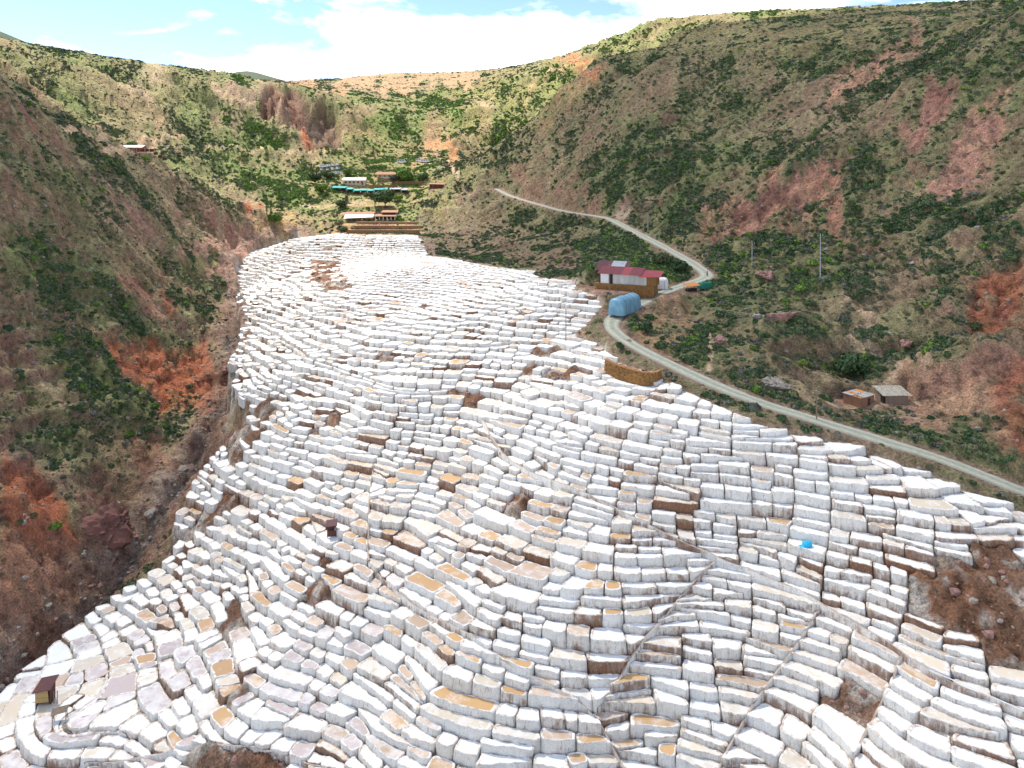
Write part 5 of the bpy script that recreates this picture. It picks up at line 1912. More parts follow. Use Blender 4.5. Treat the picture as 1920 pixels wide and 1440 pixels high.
def build_huts():
    rr = random.Random(8)
    p = PAD['hut_a']
    root = empty('adobe_hut', (p.x, p.y, p.z), 0.55, 'square adobe hut with flat patched tin roof, next to the lichen roofed hut', 'hut')
    W, D_, Hh = 4.4, 3.4, 1.9
    for (x, y, sx, sy) in ((0, -D_ / 2, W, 0.35), (0, D_ / 2, W, 0.35), (-W / 2 + 0.17, 0, 0.35, D_ - 0.36), (W / 2 - 0.17, 0, 0.35, D_ - 0.36)):
        MB().box(x, y, -0.6, sx, sy, Hh + 0.6).build('wall', M_ADOBE, root)
    dr = MB().box(0.5, -D_ / 2 - 0.18, 0, 0.95, 0.06, 1.55).build('door', M_BROWNWOOD, root)
    MB().box(0.85, -D_ / 2 - 0.24, 0.8, 0.08, 0.08, 0.12).build('handle', M_GREYTIN, dr)
    for i in range(4):
        for j in range(2):
            mb = MB()
            corrugated(mb, -W / 2 - 0.25 + i * 1.22, -D_ / 2 - 0.3 + j * 2.0, Hh + 0.06 + 0.08 * j + rr.uniform(0, 0.05), 0, -D_ / 2 + 1.8 + j * 2.0, Hh + 0.14 + 0.08 * j, 1.3, 0.03, 3, 0.03)
            mb.build('roof_sheet', [M_ADOBE, M_ORANGE, M_LICHEN, M_GREYTIN][(i * 2 + j * 3) % 4] if (i, j) != (2, 0) else M_GREYTIN, root)
    st = MB()
    for k in range(6):
        o = link('roof_stone', CLUMP['rock'][k % 5], root)
        o.location = (rr.uniform(-1.8, 1.8), rr.uniform(-1.4, 1.5), Hh + 0.26)
        o.scale = (0.17, 0.17, 0.14)
    p = PAD['hut_b']
    root = empty('adobe_hut', (p.x, p.y, p.z), 0.02, 'long grey adobe hut with sloping lichen covered roof above the road', 'hut')
    W, D_, Hh = 4.8, 3.2, 1.75
    for (x, y, sx, sy, h) in ((0.1, -D_ / 2, W - 0.3, 0.35, Hh), (0, D_ / 2, W, 0.35, Hh + 0.75), (W / 2 - 0.17, 0, 0.35, D_ - 0.36, Hh + 0.2), (-W / 2 + 0.17, 0.6, 0.35, D_ - 1.5, Hh + 0.2)):
        MB().box(x, y, -0.6, sx, sy, h + 0.6).build('wall', M_ADOBE2, root)
    MB().box(-W / 2 + 0.05, -0.9, 0, 0.2, 1.1, 1.6).build('doorway', M_DARK, root)  # no real hole: the dark of the opening is put into the box's colour
    for i in range(5):
        mb = MB()
        corrugated(mb, -W / 2 - 0.55 + i * 1.15, -D_ / 2 - 0.55 + rr.uniform(-0.12, 0.12), Hh + 0.02, 0, D_ / 2 + 0.3, Hh + 0.85, 1.2, 0.10, 2, 0.05)
        mb.build('roof_panel', M_LICHEN, root)
    for k in range(5):
        MB().tube((-W / 2 - 0.4 + k * 1.3, -D_ / 2 - 0.4, Hh - 0.1), (-W / 2 - 0.4 + k * 1.3, D_ / 2 + 0.2, Hh + 0.72), 0.06, None, 6).build('rafter', M_WOOD, root)


build_huts()


# ------------------------------------------------------------------ poles
def build_poles():
    # base pixel, top pixel row, label, has crossarm
    for px, pb, pt, lab, arm in [(1061, 645, 578, 'thin wooden pole standing among the white pans below the road', False), (1143, 562, 497, 'slim pole standing between the shed and the blue covered stack', False),
                                 (1538, 522, 438, 'tall grey utility pole on the scrubby slope above the huts', True), (1410, 497, 452, 'grey utility pole in green scrub above the road', True),
                                 (1531, 789, 733, 'short wooden pole at the edge of the lower gravel road', False), (1215, 432, 398, 'thin utility pole beside the pale rock on the upper road', True),
                                 (1022, 382, 352, 'thin utility pole beside the far end of the upper road', True), (918, 352, 336, 'small pole on the spur crest by the end of the road', False)]:
        g = ground_at(px, pb)
        h = (pb - pt) / F * g.y
        root = empty('utility_pole', (g.x, g.y, g.z), random.uniform(-0.5, 0.5), lab, 'pole', 'poles along the road')
        MB().tube((0, 0, -0.6), (0.02, 0, h), 0.15 if arm else 0.12, 0.10 if arm else 0.08, 8).build('post', M_GREYTIN if arm else M_WOOD, root)
        if arm:
            MB().box(0, 0, h - 0.7, 1.5, 0.1, 0.12).build('crossarm', M_WOOD, root)
            for x in (-0.65, 0, 0.65):
                MB().tube((x, 0, h - 0.58), (x, 0, h - 0.36), 0.06, 0.04, 6).build('insulator', M_WHITE, root)
        else:
            MB().tube((0, 0, h), (0, 0, h + 0.15), 0.13, 0.03, 8).build('cap', M_GREYTIN, root)


build_poles()


# ------------------------------------------------------------------ stone-walled basin below the road, shelters, tarp, hose
def build_basin():
    pts = [ground_at(px, py) for px, py in ((1134, 700), (1150, 712), (1178, 722), (1208, 728), (1230, 722), (1240, 708))]
    P = resample(smooth_line(np.array([p[:] for p in pts]), 2), 0.5)
    zt = float(np.mean([p.z for p in pts])) + 2.6
    base = Vector((P[:, 0].mean(), P[:, 1].mean(), P[:, 2].min() - 1))
    root = empty('stone_basin', base, 0, 'curved ochre stone retaining wall of a basin just under the road', 'wall')
    b = np.array(base)
    t = np.gradient(P[:, :2], axis=0); t /= np.hypot(t[:, 0], t[:, 1])[:, None]
    nr = np.stack([t[:, 1], -t[:, 0]], 1)
    rr = random.Random(31)
    V = []
    zt_ = zt + np.linspace(0.5, -0.2, len(P))
    for off, z in ((0.35, P[:, 2] - 2.5), (0.0, zt_), (-0.5, zt_), (-0.5, zt_ - 3.5)):
        V.append(np.c_[P[:, :2] + nr * off, z] - b)
    V = np.stack(V, 1); n, k = V.shape[:2]
    i = np.arange(n * k).reshape(n, k)
    f = np.stack([i[:-1, :-1], i[1:, :-1], i[1:, 1:], i[:-1, 1:]], -1).reshape(-1, 4)
    link('wall_core', mesh_np('wall_core', V.reshape(-1, 3), f, [M_STONE]), root)
    mb = MB()
    for _ in range(420):
        q = rr.randrange(1, n - 1); u = rr.random()
        z = P[q, 2] - 0.5 + (zt_[q] - P[q, 2] + 0.4) * u
        tt = (z - (P[q, 2] - 2.5)) / (zt_[q] - P[q, 2] + 2.5)
        c = P[q, :2] + nr[q] * (0.35 * (1 - tt) - 0.02) + t[q] * rr.uniform(-0.3, 0.3)
        mb.box(c[0] - b[0], c[1] - b[1], z - b[2], rr.uniform(0.25, 0.5), 0.25, rr.uniform(0.16, 0.32), math.atan2(t[q, 1], t[q, 0]) + rr.uniform(-0.15, 0.15))
    tag(mb.build('facing_stones', M_STONE, root), kind='stuff')
    cap = MB()
    for q in range(0, n - 2, 2):
        c = (P[q, :2] + P[q + 2, :2]) / 2 - nr[q] * 0.25
        cap.box(c[0] - b[0], c[1] - b[1], zt_[q] - b[2] - 0.02, 1.06, 0.72, 0.16 + rr.uniform(0, 0.06), math.atan2(t[q, 1], t[q, 0]))
    cap.build('coping', M_ORANGE if False else M_STONE2, root)
    # earth floor and ochre brine behind the wall
    inn = np.concatenate([P[:, :2] - nr * 0.5, (P[::-1, :2] - nr[::-1] * 4.0)])
    V = np.c_[inn, np.full(len(inn), zt - 0.6)] - b
    m = len(P)
    f = np.array([[i_, i_ + 1, 2 * m - 2 - i_, 2 * m - 1 - i_] for i_ in range(m - 1)])
    me = mesh_np('basin_floor', V, f, [M_BANK])
    link('basin_floor', me, root)


build_basin()


def build_shelters():
    g = at(622, 1002, HSP2)
    root = empty('small_shelter', (g.x, g.y, g.z), 0.2, 'narrow dark red shelter box standing alone among white pans', 'shelter')
    for x in (-0.75, 0.75):
        for y in (-0.5, 0.5):
            MB().box(x, y, -1.5, 0.1, 0.1, 3.5).build('post', M_BROWNWOOD, root)
    MB().hull8([(-1.0, -0.8, 1.75), (1.0, -0.8, 1.85), (1.0, 0.8, 2.35), (-1.0, 0.8, 2.25)], [(-1.0, -0.8, 1.82), (1.0, -0.8, 1.92), (1.0, 0.8, 2.42), (-1.0, 0.8, 2.32)]).build('roof', M_MAROON, root)
    for k in range(4):
        MB().box(0, -0.52, -0.1 + k * 0.26, 1.5, 0.06, 0.24).build('wall_board', M_BROWNWOOD, root)
    MB().box(0, 0.5, -0.8, 1.6, 0.06, 2.8).build('back_board', M_BROWNWOOD, root)
    g = at(84, 1318, HSP2)
    root = empty('salt_hut', (g.x, g.y, g.z + 0.2), 0.15, 'little salt hut with tilted maroon roof and straw coloured board front', 'hut')
    MB().hull8([(-1.5, -0.9, 2.0), (1.2, -0.9, 2.3), (1.6, 1.2, 3.3), (-1.0, 1.2, 3.0)], [(-1.5, -0.9, 2.08), (1.2, -0.9, 2.38), (1.6, 1.2, 3.38), (-1.0, 1.2, 3.08)]).build('roof', M_MAROON, root)
    for k in range(5):
        MB().box(-0.1, -0.62 - 0.03 * (k % 2), 0.3 + k * 0.38, 1.9 - 0.05 * k, 0.08, 0.36).build('front_board', M_YELLOW, root)
    MB().box(-1.05, 0.2, -1.0, 0.14, 1.6, 3.3).build('side_wall', M_WOOD, root)
    MB().box(1.05, 0.2, -1.0, 0.14, 1.6, 3.5).build('side_wall', M_BROWNWOOD, root)
    MB().box(0, 0.8, -1.0, 2.0, 0.12, 3.9).build('back_wall', M_BROWNWOOD, root)
    for x in (1.5, 2.0):
        MB().box(x, -0.4, -1.0, 0.1, 0.1, 2.8).build('post', M_WOOD, root)
    g = at(112, 1345, HSP2)
    root = empty('work_table', (g.x, g.y, g.z + 0.1), 0.35, 'small tilted board on posts next to the maroon roofed salt hut', 'table')
    MB().hull8([(-1.1, -0.6, 0.75), (1.1, -0.6, 0.9), (1.1, 0.6, 1.15), (-1.1, 0.6, 1.0)], [(-1.1, -0.6, 0.82), (1.1, -0.6, 0.97), (1.1, 0.6, 1.22), (-1.1, 0.6, 1.07)]).build('board', M_WOOD, root)
    for x in (-0.9, 0.9):
        for y in (-0.4, 0.4):
            MB().box(x, y, -0.8, 0.09, 0.09, 1.65).build('leg', M_WOOD, root)
    # bright blue sheet on a pan
    best = min(SINGLE, key=lambda P: (P['px'] - 1488) ** 2 + (P['py'] - 1060) ** 2)
    root = empty('blue_sheet', (best['c'][0], best['c'][1], best['z'] - 0.07), 0.3, 'bright cyan plastic sheet heaped up on one white pan', 'sheet')
    lumpy_cover('sheet_dome', M_CYAN, root, 1.15, 1.0, 0.75, 13, 0.4, 9, 12)
    fl = lumpy_cover('trailing_sheet', M_CYAN, root, 1.0, 0.7, 0.2, 15, 0.5, 8, 10)
    fl.location = (-0.9, 0, 0)
    # white hose along the long channel
    c = np.array([at(px, py, HSP2)[:] for px, py in ((1742, 1268), (1800, 1292), (1860, 1318), (1930, 1350), (1990, 1376))])
    P = resample(smooth_line(c, 2), 1.0)
    mb = MB()
    for a, b in zip(P, P[1:]):
        mb.tube((a[0], a[1], a[2] + 0.75), (b[0], b[1], b[2] + 0.75), 0.07, None, 6)
    tag(mb.build('water_pipe', M_WHITE), 'thin white pipe laid along the long channel beside the brown slope', 'pipe')


HSP2 = np.where((GX > SX0) & (GX < SX1) & (GY > SY0) & (GY < SY1) & (core > 0.3), s_sample_np(HS, GX, GY), H)
build_shelters()


# ------------------------------------------------------------------ village at the head of the pans
def gable_house(name, loc, rz, w, d, h, rise, wall_m, roof_m, label, cat, group=None, windows=3, over=0.5):
    root = empty(name, loc, rz, label, cat, group)
    MB().box(0, 0, -1.5, w, d, h + 1.5).build('wall', wall_m, root)
    mb = MB()
    o = over
    mb.add([(-w / 2 - o, -d / 2 - o, h - 0.1), (w / 2 + o, -d / 2 - o, h - 0.1), (w / 2 + o, 0, h + rise), (-w / 2 - o, 0, h + rise), (-w / 2 - o, d / 2 + o, h - 0.1), (w / 2 + o, d / 2 + o, h - 0.1),
            (-w / 2 - o, -d / 2 - o, h + 0.08), (w / 2 + o, -d / 2 - o, h + 0.08), (w / 2 + o, 0, h + rise + 0.18), (-w / 2 - o, 0, h + rise + 0.18), (-w / 2 - o, d / 2 + o, h + 0.08), (w / 2 + o, d / 2 + o, h + 0.08)],
           [(6, 7, 8, 9), (9, 8, 11, 10), (3, 2, 1, 0), (4, 5, 2, 3), (0, 1, 7, 6), (5, 4, 10, 11), (1, 2, 8, 7), (2, 5, 11, 8), (3, 0, 6, 9), (4, 3, 9, 10)])
    mb.build('roof', roof_m, root)
    for sx in (-1, 1):
        g = MB()
        g.add([(sx * (w / 2 - 0.03), -d / 2, h - 0.1), (sx * (w / 2 - 0.03), d / 2, h - 0.1), (sx * (w / 2 - 0.03), 0, h + rise - 0.02)], [(0, 1, 2) if sx > 0 else (2, 1, 0)])
        g.build('gable', wall_m, root)
    for k in range(windows):
        x = -w / 2 + w * (k + 0.75) / (windows + 0.5)
        wd = MB().box(x, -d / 2 - 0.03, h * 0.42, w * 0.07 + 0.35, 0.08, h * 0.34).build('window', M_GLASS, root)
        MB().box(x, -d / 2 - 0.08, h * 0.42 - 0.12, w * 0.07 + 0.6, 0.16, 0.1).build('sill', M_CREAM, wd)
    dr = MB().box(w / 2 - w * 0.12, -d / 2 - 0.04, 0, 1.0, 0.1, 2.0).build('door', M_BROWNWOOD, root)
    return root


def build_village():
    rr = random.Random(77)
    # stone terraces below the visitor platform
    for (x0, x1, yb, h, lab) in ((650, 786, 438, 2.0, 'long orange stone wall at the top edge of the salt pans'), (664, 792, 428, 1.5, 'middle stone terrace wall lined with visitors'), (672, 784, 419, 1.3, 'upper stone terrace wall right below the visitor pavilion')):
        a = ground_at(x0, yb, dmin=250); b = ground_at(x1, yb, dmin=250)
        yy = min(a.y, b.y)
        z = min(a.z, b.z)
        L_ = (b.x - a.x)
        root = empty('terrace_wall', ((a.x + b.x) / 2, yy, z), math.atan2(b.y - a.y, L_) * 0.3, lab, 'wall', 'terrace walls of the visitor platform')
        MB().hull8([(-L_ / 2, -0.5, -2), (L_ / 2, -0.5, -2), (L_ / 2, 2.6, -2), (-L_ / 2, 2.6, -2)], [(-L_ / 2, -0.2, h), (L_ / 2, -0.2, h), (L_ / 2, 2.6, h), (-L_ / 2, 2.6, h)]).build('stone_face', M_STONE2, root)
        mb = MB()
        x = -L_ / 2
        while x < L_ / 2 - 1:
            w = rr.uniform(0.9, 1.6)
            mb.box(x + w / 2, 0.1, h - 0.02, w * 0.95, 0.7, rr.uniform(0.12, 0.22))
            x += w
        mb.build('coping', M_CREAM, root)
        TERR.append((root.location.copy(), L_, h))
    p = PAD['visitor']
    # pavilion with two roofs
    g = ground_at(722, 414, dmin=250)
    root = empty('visitor_pavilion', (g.x, g.y + 2, g.z), 0, 'open visitor pavilion with clay roof and white columns above the terraces', 'pavilion')
    MB().box(0, 3, -1, 12.5, 5, 3.6).build('back_room', M_CREAM, root)
    MB().box(0, 0.3, -1, 12.5, 0.1, 3.2).build('opening_shade', M_DARK, root)  # flat panel behind the columns, its black colour painted for the shaded interior
    for k in range(6):
        MB().box(-6 + k * 2.4, -1.6, -1, 0.45, 0.45, 3.8).build('column', M_WHITE, root)
    MB().hull8([(-7, -2.6, 2.7), (7, -2.6, 2.7), (6.4, 2.0, 3.7), (-6.4, 2.0, 3.7)], [(-7, -2.6, 2.85), (7, -2.6, 2.85), (6.4, 2.0, 3.9), (-6.4, 2.0, 3.9)]).build('lower_roof', M_TILE, root)
    MB().box(1.5, 3.4, 2.5, 7.6, 3.6, 2.4).build('upper_room', M_BROWNWOOD, root)
    MB().hull8([(-3.2, 0.8, 4.9), (7.4, 0.8, 4.9), (6.9, 6.2, 5.9), (-2.8, 6.2, 5.9)], [(-3.2, 0.8, 5.1), (7.4, 0.8, 5.1), (6.9, 6.2, 6.15), (-2.8, 6.2, 6.15)]).build('upper_roof', M_TILE, root)
    # white awning hall and the tan roof behind
    g = ground_at(672, 416, dmin=250)
    root = empty('awning_hall', (g.x, g.y + 2, g.z), 0.05, 'low hall under a wide white sloping awning beside the pavilion', 'hall')
    MB().box(0, 3.4, -1, 17, 4, 3.6).build('wall', M_CREAM, root)
    for k in range(6):
        MB().box(-8 + k * 3.2, -2.4, -1, 0.2, 0.2, 3.4).build('post', M_WOOD, root)
    for k in range(6):
        x0 = -9 + k * 3.0
        MB().hull8([(x0, -3.2, 2.2 + 0.12 * k), (x0 + 2.9, -3.2, 2.3 + 0.12 * k), (x0 + 2.9, 3.4, 4.3), (x0, 3.4, 4.2)], [(x0, -3.2, 2.3 + 0.12 * k), (x0 + 2.9, -3.2, 2.4 + 0.12 * k), (x0 + 2.9, 3.4, 4.42), (x0, 3.4, 4.32)]).build('awning_panel', M_WHITE, root)
    MB().hull8([(-13, 3.2, 4.0), (8, 3.2, 4.3), (9, 8.5, 5.6), (-12, 8.5, 5.2)], [(-13, 3.2, 4.15), (8, 3.2, 4.45), (9, 8.5, 5.8), (-12, 8.5, 5.4)]).build('rear_roof', M_TILE, root)
    MB().box(0, 6.5, -1, 18, 3, 5.5).build('rear_wall', M_ADOBE, root)
    # row of market stalls under teal awnings
    first = None
    a = ground_at(630, 358, dmin=350); b = ground_at(758, 362, dmin=350)
    for k in range(11):
        t = k / 10
        loc = a.lerp(b, t)
        loc.z = float(grid_sample(H, loc.x, loc.y))
        if first is None:
            root = empty('market_stall', loc, 0)
            for x in (-2.1, 2.1):
                for y in (-1.6, 1.6):
                    MB().box(x, y, -1, 0.14, 0.14, 3.6).build('post', M_WOOD, root)
            MB().hull8([(-2.45, -2.3, 2.35), (2.45, -2.3, 2.35), (2.45, 1.9, 3.2), (-2.45, 1.9, 3.2)], [(-2.45, -2.3, 2.45), (2.45, -2.3, 2.45), (2.45, 1.9, 3.3), (-2.45, 1.9, 3.3)]).build('awning', M_TEAL, root)
            MB().box(0, -2.3, 1.9, 4.8, 0.05, 0.5).build('valance', M_TEAL, root)
            MB().box(0, -0.6, 0, 4.0, 1.2, 0.95).build('counter', M_BROWNWOOD, root)
            MB().box(0, 1.6, -0.5, 4.4, 0.08, 3.4).build('back_cloth', M_DARK, root)
            first = root
        else:
            root = copy_tree(first)
            root.location = loc
        if k > 7:
            for ch in [c for c in bpy.data.objects if c.parent == root and c.name.split('.')[0] in ('awning', 'valance')]:
                ch.data = ch.data.copy()
                ch.data.materials[0] = M_GREYTIN
        tag(root, 'market stall with teal awning in the long row below the hall' if k <= 7 else 'market stall with grey awning at the end of the teal row', 'stall', 'market stalls in the long row')
    g = ground_at(663, 347, dmin=350)
    gable_house('village_hall', (g.x, g.y + 4, g.z), 0.05, 16.5, 8, 3.6, 1.8, M_CREAM, M_WHITE, 'village hall with pale grey white roof behind the teal stalls', 'building', None, 5)
    g = ground_at(726, 334, dmin=350)
    gable_house('village_house', (g.x, g.y + 3, g.z), -0.05, 16, 7, 2.8, 1.9, M_CREAM, M_TILE, 'house with low brown tiled roof beside the bright green tree', 'building', None, 4, 1.0)
    for (x0, x1, yb, lab) in ((692, 745, 352, 'adobe garden wall below the brown tiled house'), (740, 792, 345, 'adobe garden wall running from the tree to the red shed')):
        a = ground_at(x0, yb, dmin=350); b = ground_at(x1, yb, dmin=350)
        root = empty('garden_wall', (a + b) / 2, math.atan2(b.y - a.y, b.x - a.x), lab, 'wall', 'adobe garden walls')
        L_ = (b - a).length
        MB().box(0, 0, -1.5, L_, 0.6, 3.4).build('adobe_face', M_ADOBE, root)
        MB().box(0, 0, 1.88, L_ + 0.2, 0.9, 0.2).build('coping', M_TILE, root)
    g = ground_at(818, 354, dmin=350)
    root = empty('red_store', (g.x, g.y + 2, g.z), 0.1, 'dark red boarded store standing alone right of the village', 'shed')
    for k in range(6):
        MB().box(-4.2 + k * 1.7, -1.8 + 0.04 * (k % 2), -1, 1.62, 0.1, 4.4 - 0.06 * k).build('board', M_REDTIN if k % 2 else M_BROWNWOOD, root)
    MB().box(0, 0.3, -1, 10.0, 3.8, 4.1).build('box', M_REDTIN, root)
    MB().hull8([(-5.4, -2.3, 3.3), (5.4, -2.3, 3.0), (5.4, 2.6, 3.5), (-5.4, 2.6, 3.9)], [(-5.4, -2.3, 3.42), (5.4, -2.3, 3.12), (5.4, 2.6, 3.62), (-5.4, 2.6, 4.02)]).build('roof', M_TILE, root)
    # minibuses on the car park and two coaches further right
    van = empty('minibus', (0, 0, 0), 0)
    body = MB()
    body.hull8([(-2.6, -0.95, 0.35), (2.6, -0.95, 0.35), (2.6, 0.95, 0.35), (-2.6, 0.95, 0.35)], [(-2.6, -0.95, 1.25), (2.6, -0.95, 1.25), (2.6, 0.95, 1.25), (-2.6, 0.95, 1.25)])
    body.hull8([(-2.58, -0.93, 1.25), (2.4, -0.93, 1.25), (2.4, 0.93, 1.25), (-2.58, 0.93, 1.25)], [(-2.5, -0.82, 2.3), (1.7, -0.82, 2.3), (1.7, 0.82, 2.3), (-2.5, 0.82, 2.3)])
    body.build('body', M_VAN, van)
    for sy in (-1, 1):
        for k in range(3):
            MB().box(-1.75 + k * 1.35, sy * 0.885, 1.42, 1.1, 0.06, 0.55, 0, ('X', sy * 0.10)).build('window', M_GLASS, van)
    MB().hull8([(2.36, -0.8, 1.35), (2.42, -0.8, 1.35), (2.42, 0.8, 1.35), (2.36, 0.8, 1.35)], [(1.86, -0.72, 2.1), (1.92, -0.72, 2.1), (1.92, 0.72, 2.1), (1.86, 0.72, 2.1)]).build('windscreen', M_GLASS, van)
    for x in (-1.7, 1.7):
        for sy in (-1, 1):
            MB().tube((x, sy * 0.78, 0.35), (x, sy * 0.98, 0.35), 0.35, None, 12).build('wheel', M_RUBBER, van)
    for sy in (-0.65, 0.65):
        MB().box(2.6, sy, 0.75, 0.06, 0.3, 0.18).build('headlight', M_WHITE, van)
    spots = [(606, 314), (616, 313), (626, 312), (634, 311), (604, 320), (614, 320), (624, 319), (634, 318), (622, 326), (632, 326), (641, 326)]
    for k, (px, py) in enumerate(spots):
        g = ground_at(px, py, dmin=350)
        o = van if k == 0 else copy_tree(van)
        o.location = g
        o.rotation_euler = (0, 0, rr.choice((1.45, 1.6, -1.5, 0.1)) + rr.uniform(-0.1, 0.1))
        tag(o, 'white minibus parked in the crowded lot above the village hall', 'minibus', 'minibuses on the car park')
    for k, (px, py) in enumerate(((753, 306), (788, 304), (797, 305))):
        g = ground_at(px, py, dmin=350)
        o = copy_tree(van)
        o.location = g
        o.scale = (1.5, 1.25, 1.3)
        o.rotation_euler = (0, 0, 0.05)
        tag(o, 'white coach parked by itself above the bright green tree' if k == 0 else 'white coach parked beside another above the red store', 'coach', 'coaches above the village')
    # farm on the far left
    g = ground_at(238, 303, dmin=400)
    root = gable_house('farm_building', (g.x, g.y + 3, g.z), 0.0, 16.5, 6, 2.6, 1.3, M_TILE, M_WHITE, 'long farm building with bright white roof on the far hillside', 'building', None, 4, 0.6)
    MB().box(7.0, -3.25, 0.2, 2.6, 0.1, 1.6).build('red_panel', M_REDTIN2, root)
    a = ground_at(232, 307, dmin=400); b = ground_at(312, 310, dmin=400)
    root = empty('field_fence', a, math.atan2(b.y - a.y, b.x - a.x), 'dark boarded fence with pale posts running from the white roofed farm', 'fence')
    L_ = math.hypot(b.x - a.x, b.y - a.y)
    k = 0
    n = int(L_ / 2.2)
    for k in range(n + 1):
        z = float(grid_sample(H, a.x + (b.x - a.x) * k / n, a.y + (b.y - a.y) * k / n)) - a.z
        MB().box(L_ * k / n, -0.1, z - 0.6, 0.2, 0.2, 2.6).build('post', M_CREAM, root)
        if k < n:
            MB().box(L_ * (k + 0.5) / n, 0.05, z + 0.3, L_ / n - 0.05, 0.08, 1.5).build('board_panel', M_BROWNWOOD, root)


TERR = []
build_village()


# ------------------------------------------------------------------ trees
def make_tree(name, loc, h, w, mat, label, seed, n=1500, slim=False, leaf=0.35, cat='tree', group=None):
    r = np.random.default_rng(seed)
    root = empty(name, loc, r.uniform(0, 6.28), label, cat, group)
    mb = MB()
    th = h * (0.25 if not slim else 0.12)
    mb.tube((0, 0, -0.5), (0.05 * h * 0.2, 0, th), 0.035 * h, 0.024 * h, 8)
    cl = []
    nl = 11 if not slim else 7
    for k in range(nl):
        a = k * 2.4 + r.uniform(-0.3, 0.3)
        if slim:
            zc = th + (h - th) * (k + 0.5) / nl; rad = w * 0.5 * (1 - 0.5 * abs(k / nl - 0.4)) * 0.9
            c = np.array([0.08 * w * math.cos(a), 0.08 * w * math.sin(a), zc])
            s_ = np.array([rad, rad, (h - th) / nl * 1.3])
        else:
            rr_ = w * 0.5 * r.uniform(0.25, 0.68)
            c = np.array([rr_ * math.cos(a), rr_ * math.sin(a), th + (h - th) * r.uniform(0.22, 0.78)])
            s_ = np.array([1, 1, 0.8]) * w * r.uniform(0.19, 0.30)
        mb.tube((0, 0, th * 0.9), tuple(c), 0.016 * h, 0.006 * h, 5)
        cl.append((c, s_))
    mb.build('trunk', M_BARK, root)
    V = []
    for i in range(n):
        c, s_ = cl[i % len(cl)]
        d = r.normal(0, 1, 3); d /= np.linalg.norm(d)
        p = c + d * s_ * r.uniform(0.55, 1.05)
        u = r.normal(0, 1, 3); u /= np.linalg.norm(u)
        v = np.cross(u, d); v /= np.linalg.norm(v) + 1e-9
        q = leaf * r.uniform(0.6, 1.3)
        V += [p - u * q - v * q * 0.6, p + u * q - v * q * 0.5, p + u * q * 0.8 + v * q * 0.7, p - u * q * 0.7 + v * q * 0.6]
    link('crown', mesh_np('crown', np.array(V), np.arange(4 * n).reshape(n, 4), [mat]), root)
    return root


def build_trees():
    for (px, py, wpx, hpx, m, lab, slim) in [(722, 390, 40, 36, 'dark', 'large round dark green tree between the stalls and the pavilion', False), (703, 386, 22, 26, 'dark', 'smaller dark tree leaning against the large round one', False),
                                             (757, 342, 34, 24, 'bright', 'bright green bushy tree beside the brown tiled house', False), (738, 342, 16, 14, 'grey', 'small grey green tree in front of the brown tiled house', False),
                                             (603, 362, 24, 18, 'bright', 'vivid green bush at the left end of the teal stalls', False), (592, 345, 26, 20, 'dark', 'dark green tree below the parked minibuses', False),
                                             (614, 336, 30, 16, 'dark', 'wide dark bush just under the parked minibuses', False), (652, 328, 18, 12, 'bright', 'small bright green tree right of the parked minibuses', False),
                                             (500, 402, 7, 30, 'dark', 'slender dark poplar at the valley bottom', True), (508, 404, 7, 27, 'dark', 'second slender poplar with its tip lower than its neighbour', True),
                                             (515, 418, 30, 18, 'bright', 'bright yellow green bush beside the red cliff', False), (688, 372, 16, 12, 'olive', 'small olive tree left of the large round tree', False),
                                             (745, 378, 22, 14, 'bright', 'light green bush right of the large round tree', False), (636, 426, 20, 14, 'olive', 'yellow olive bush left of the white awning hall', False),
                                             (645, 438, 18, 12, 'olive', 'olive bush at the end of the orange stone wall', False), (792, 338, 22, 16, 'dark', 'dark bush left of the red store', False), (640, 388, 22, 12, 'dark', 'low dark bush on the orange bank below the stalls', False),
                                             (650, 378, 9, 12, 'olive', 'thin olive sapling on the lawn edge', True), (1212, 624, 26, 20, 'dark', 'round dark bush on bare earth inside the road bend', False), (1162, 655, 15, 13, 'dark', 'small dark bush on the bank between road and pans', False),
                                             (1596, 706, 58, 40, 'dark', 'largest dark green bush standing above the two adobe huts', False), (1505, 690, 18, 16, 'bright', 'round light green bush on the slope left of the huts', False), (1240, 497, 40, 20, 'olive', 'wide dense bush mass behind the shed', False), (1278, 512, 34, 24, 'dark', 'tall dense bush between the shed and the upper road', False),
                                             (52, 200, 14, 9, 'bright', 'yellow green bush on the crest of the left spur', False), (248, 276, 20, 10, 'bright', 'bright bush beside the track above the white roofed farm', False), (272, 302, 18, 10, 'bright', 'bright bush at the end of the white roofed farm', False)]:
        g = ground_at(px, py, dmin=90 if px > 1000 or px < 100 else 300)
        if g is None:
            continue
        k = g.y / F
        make_tree('tree' if hpx * k > 4 else 'bush', g, max(1.2, hpx * k), max(1.2, wpx * k), M_LEAF[m], lab, int(px * 7 + py), 1700 if wpx > 30 else 900, slim, max(0.11, 0.055 * wpx * k), 'tree' if hpx * k > 4 else 'bush')


build_trees()


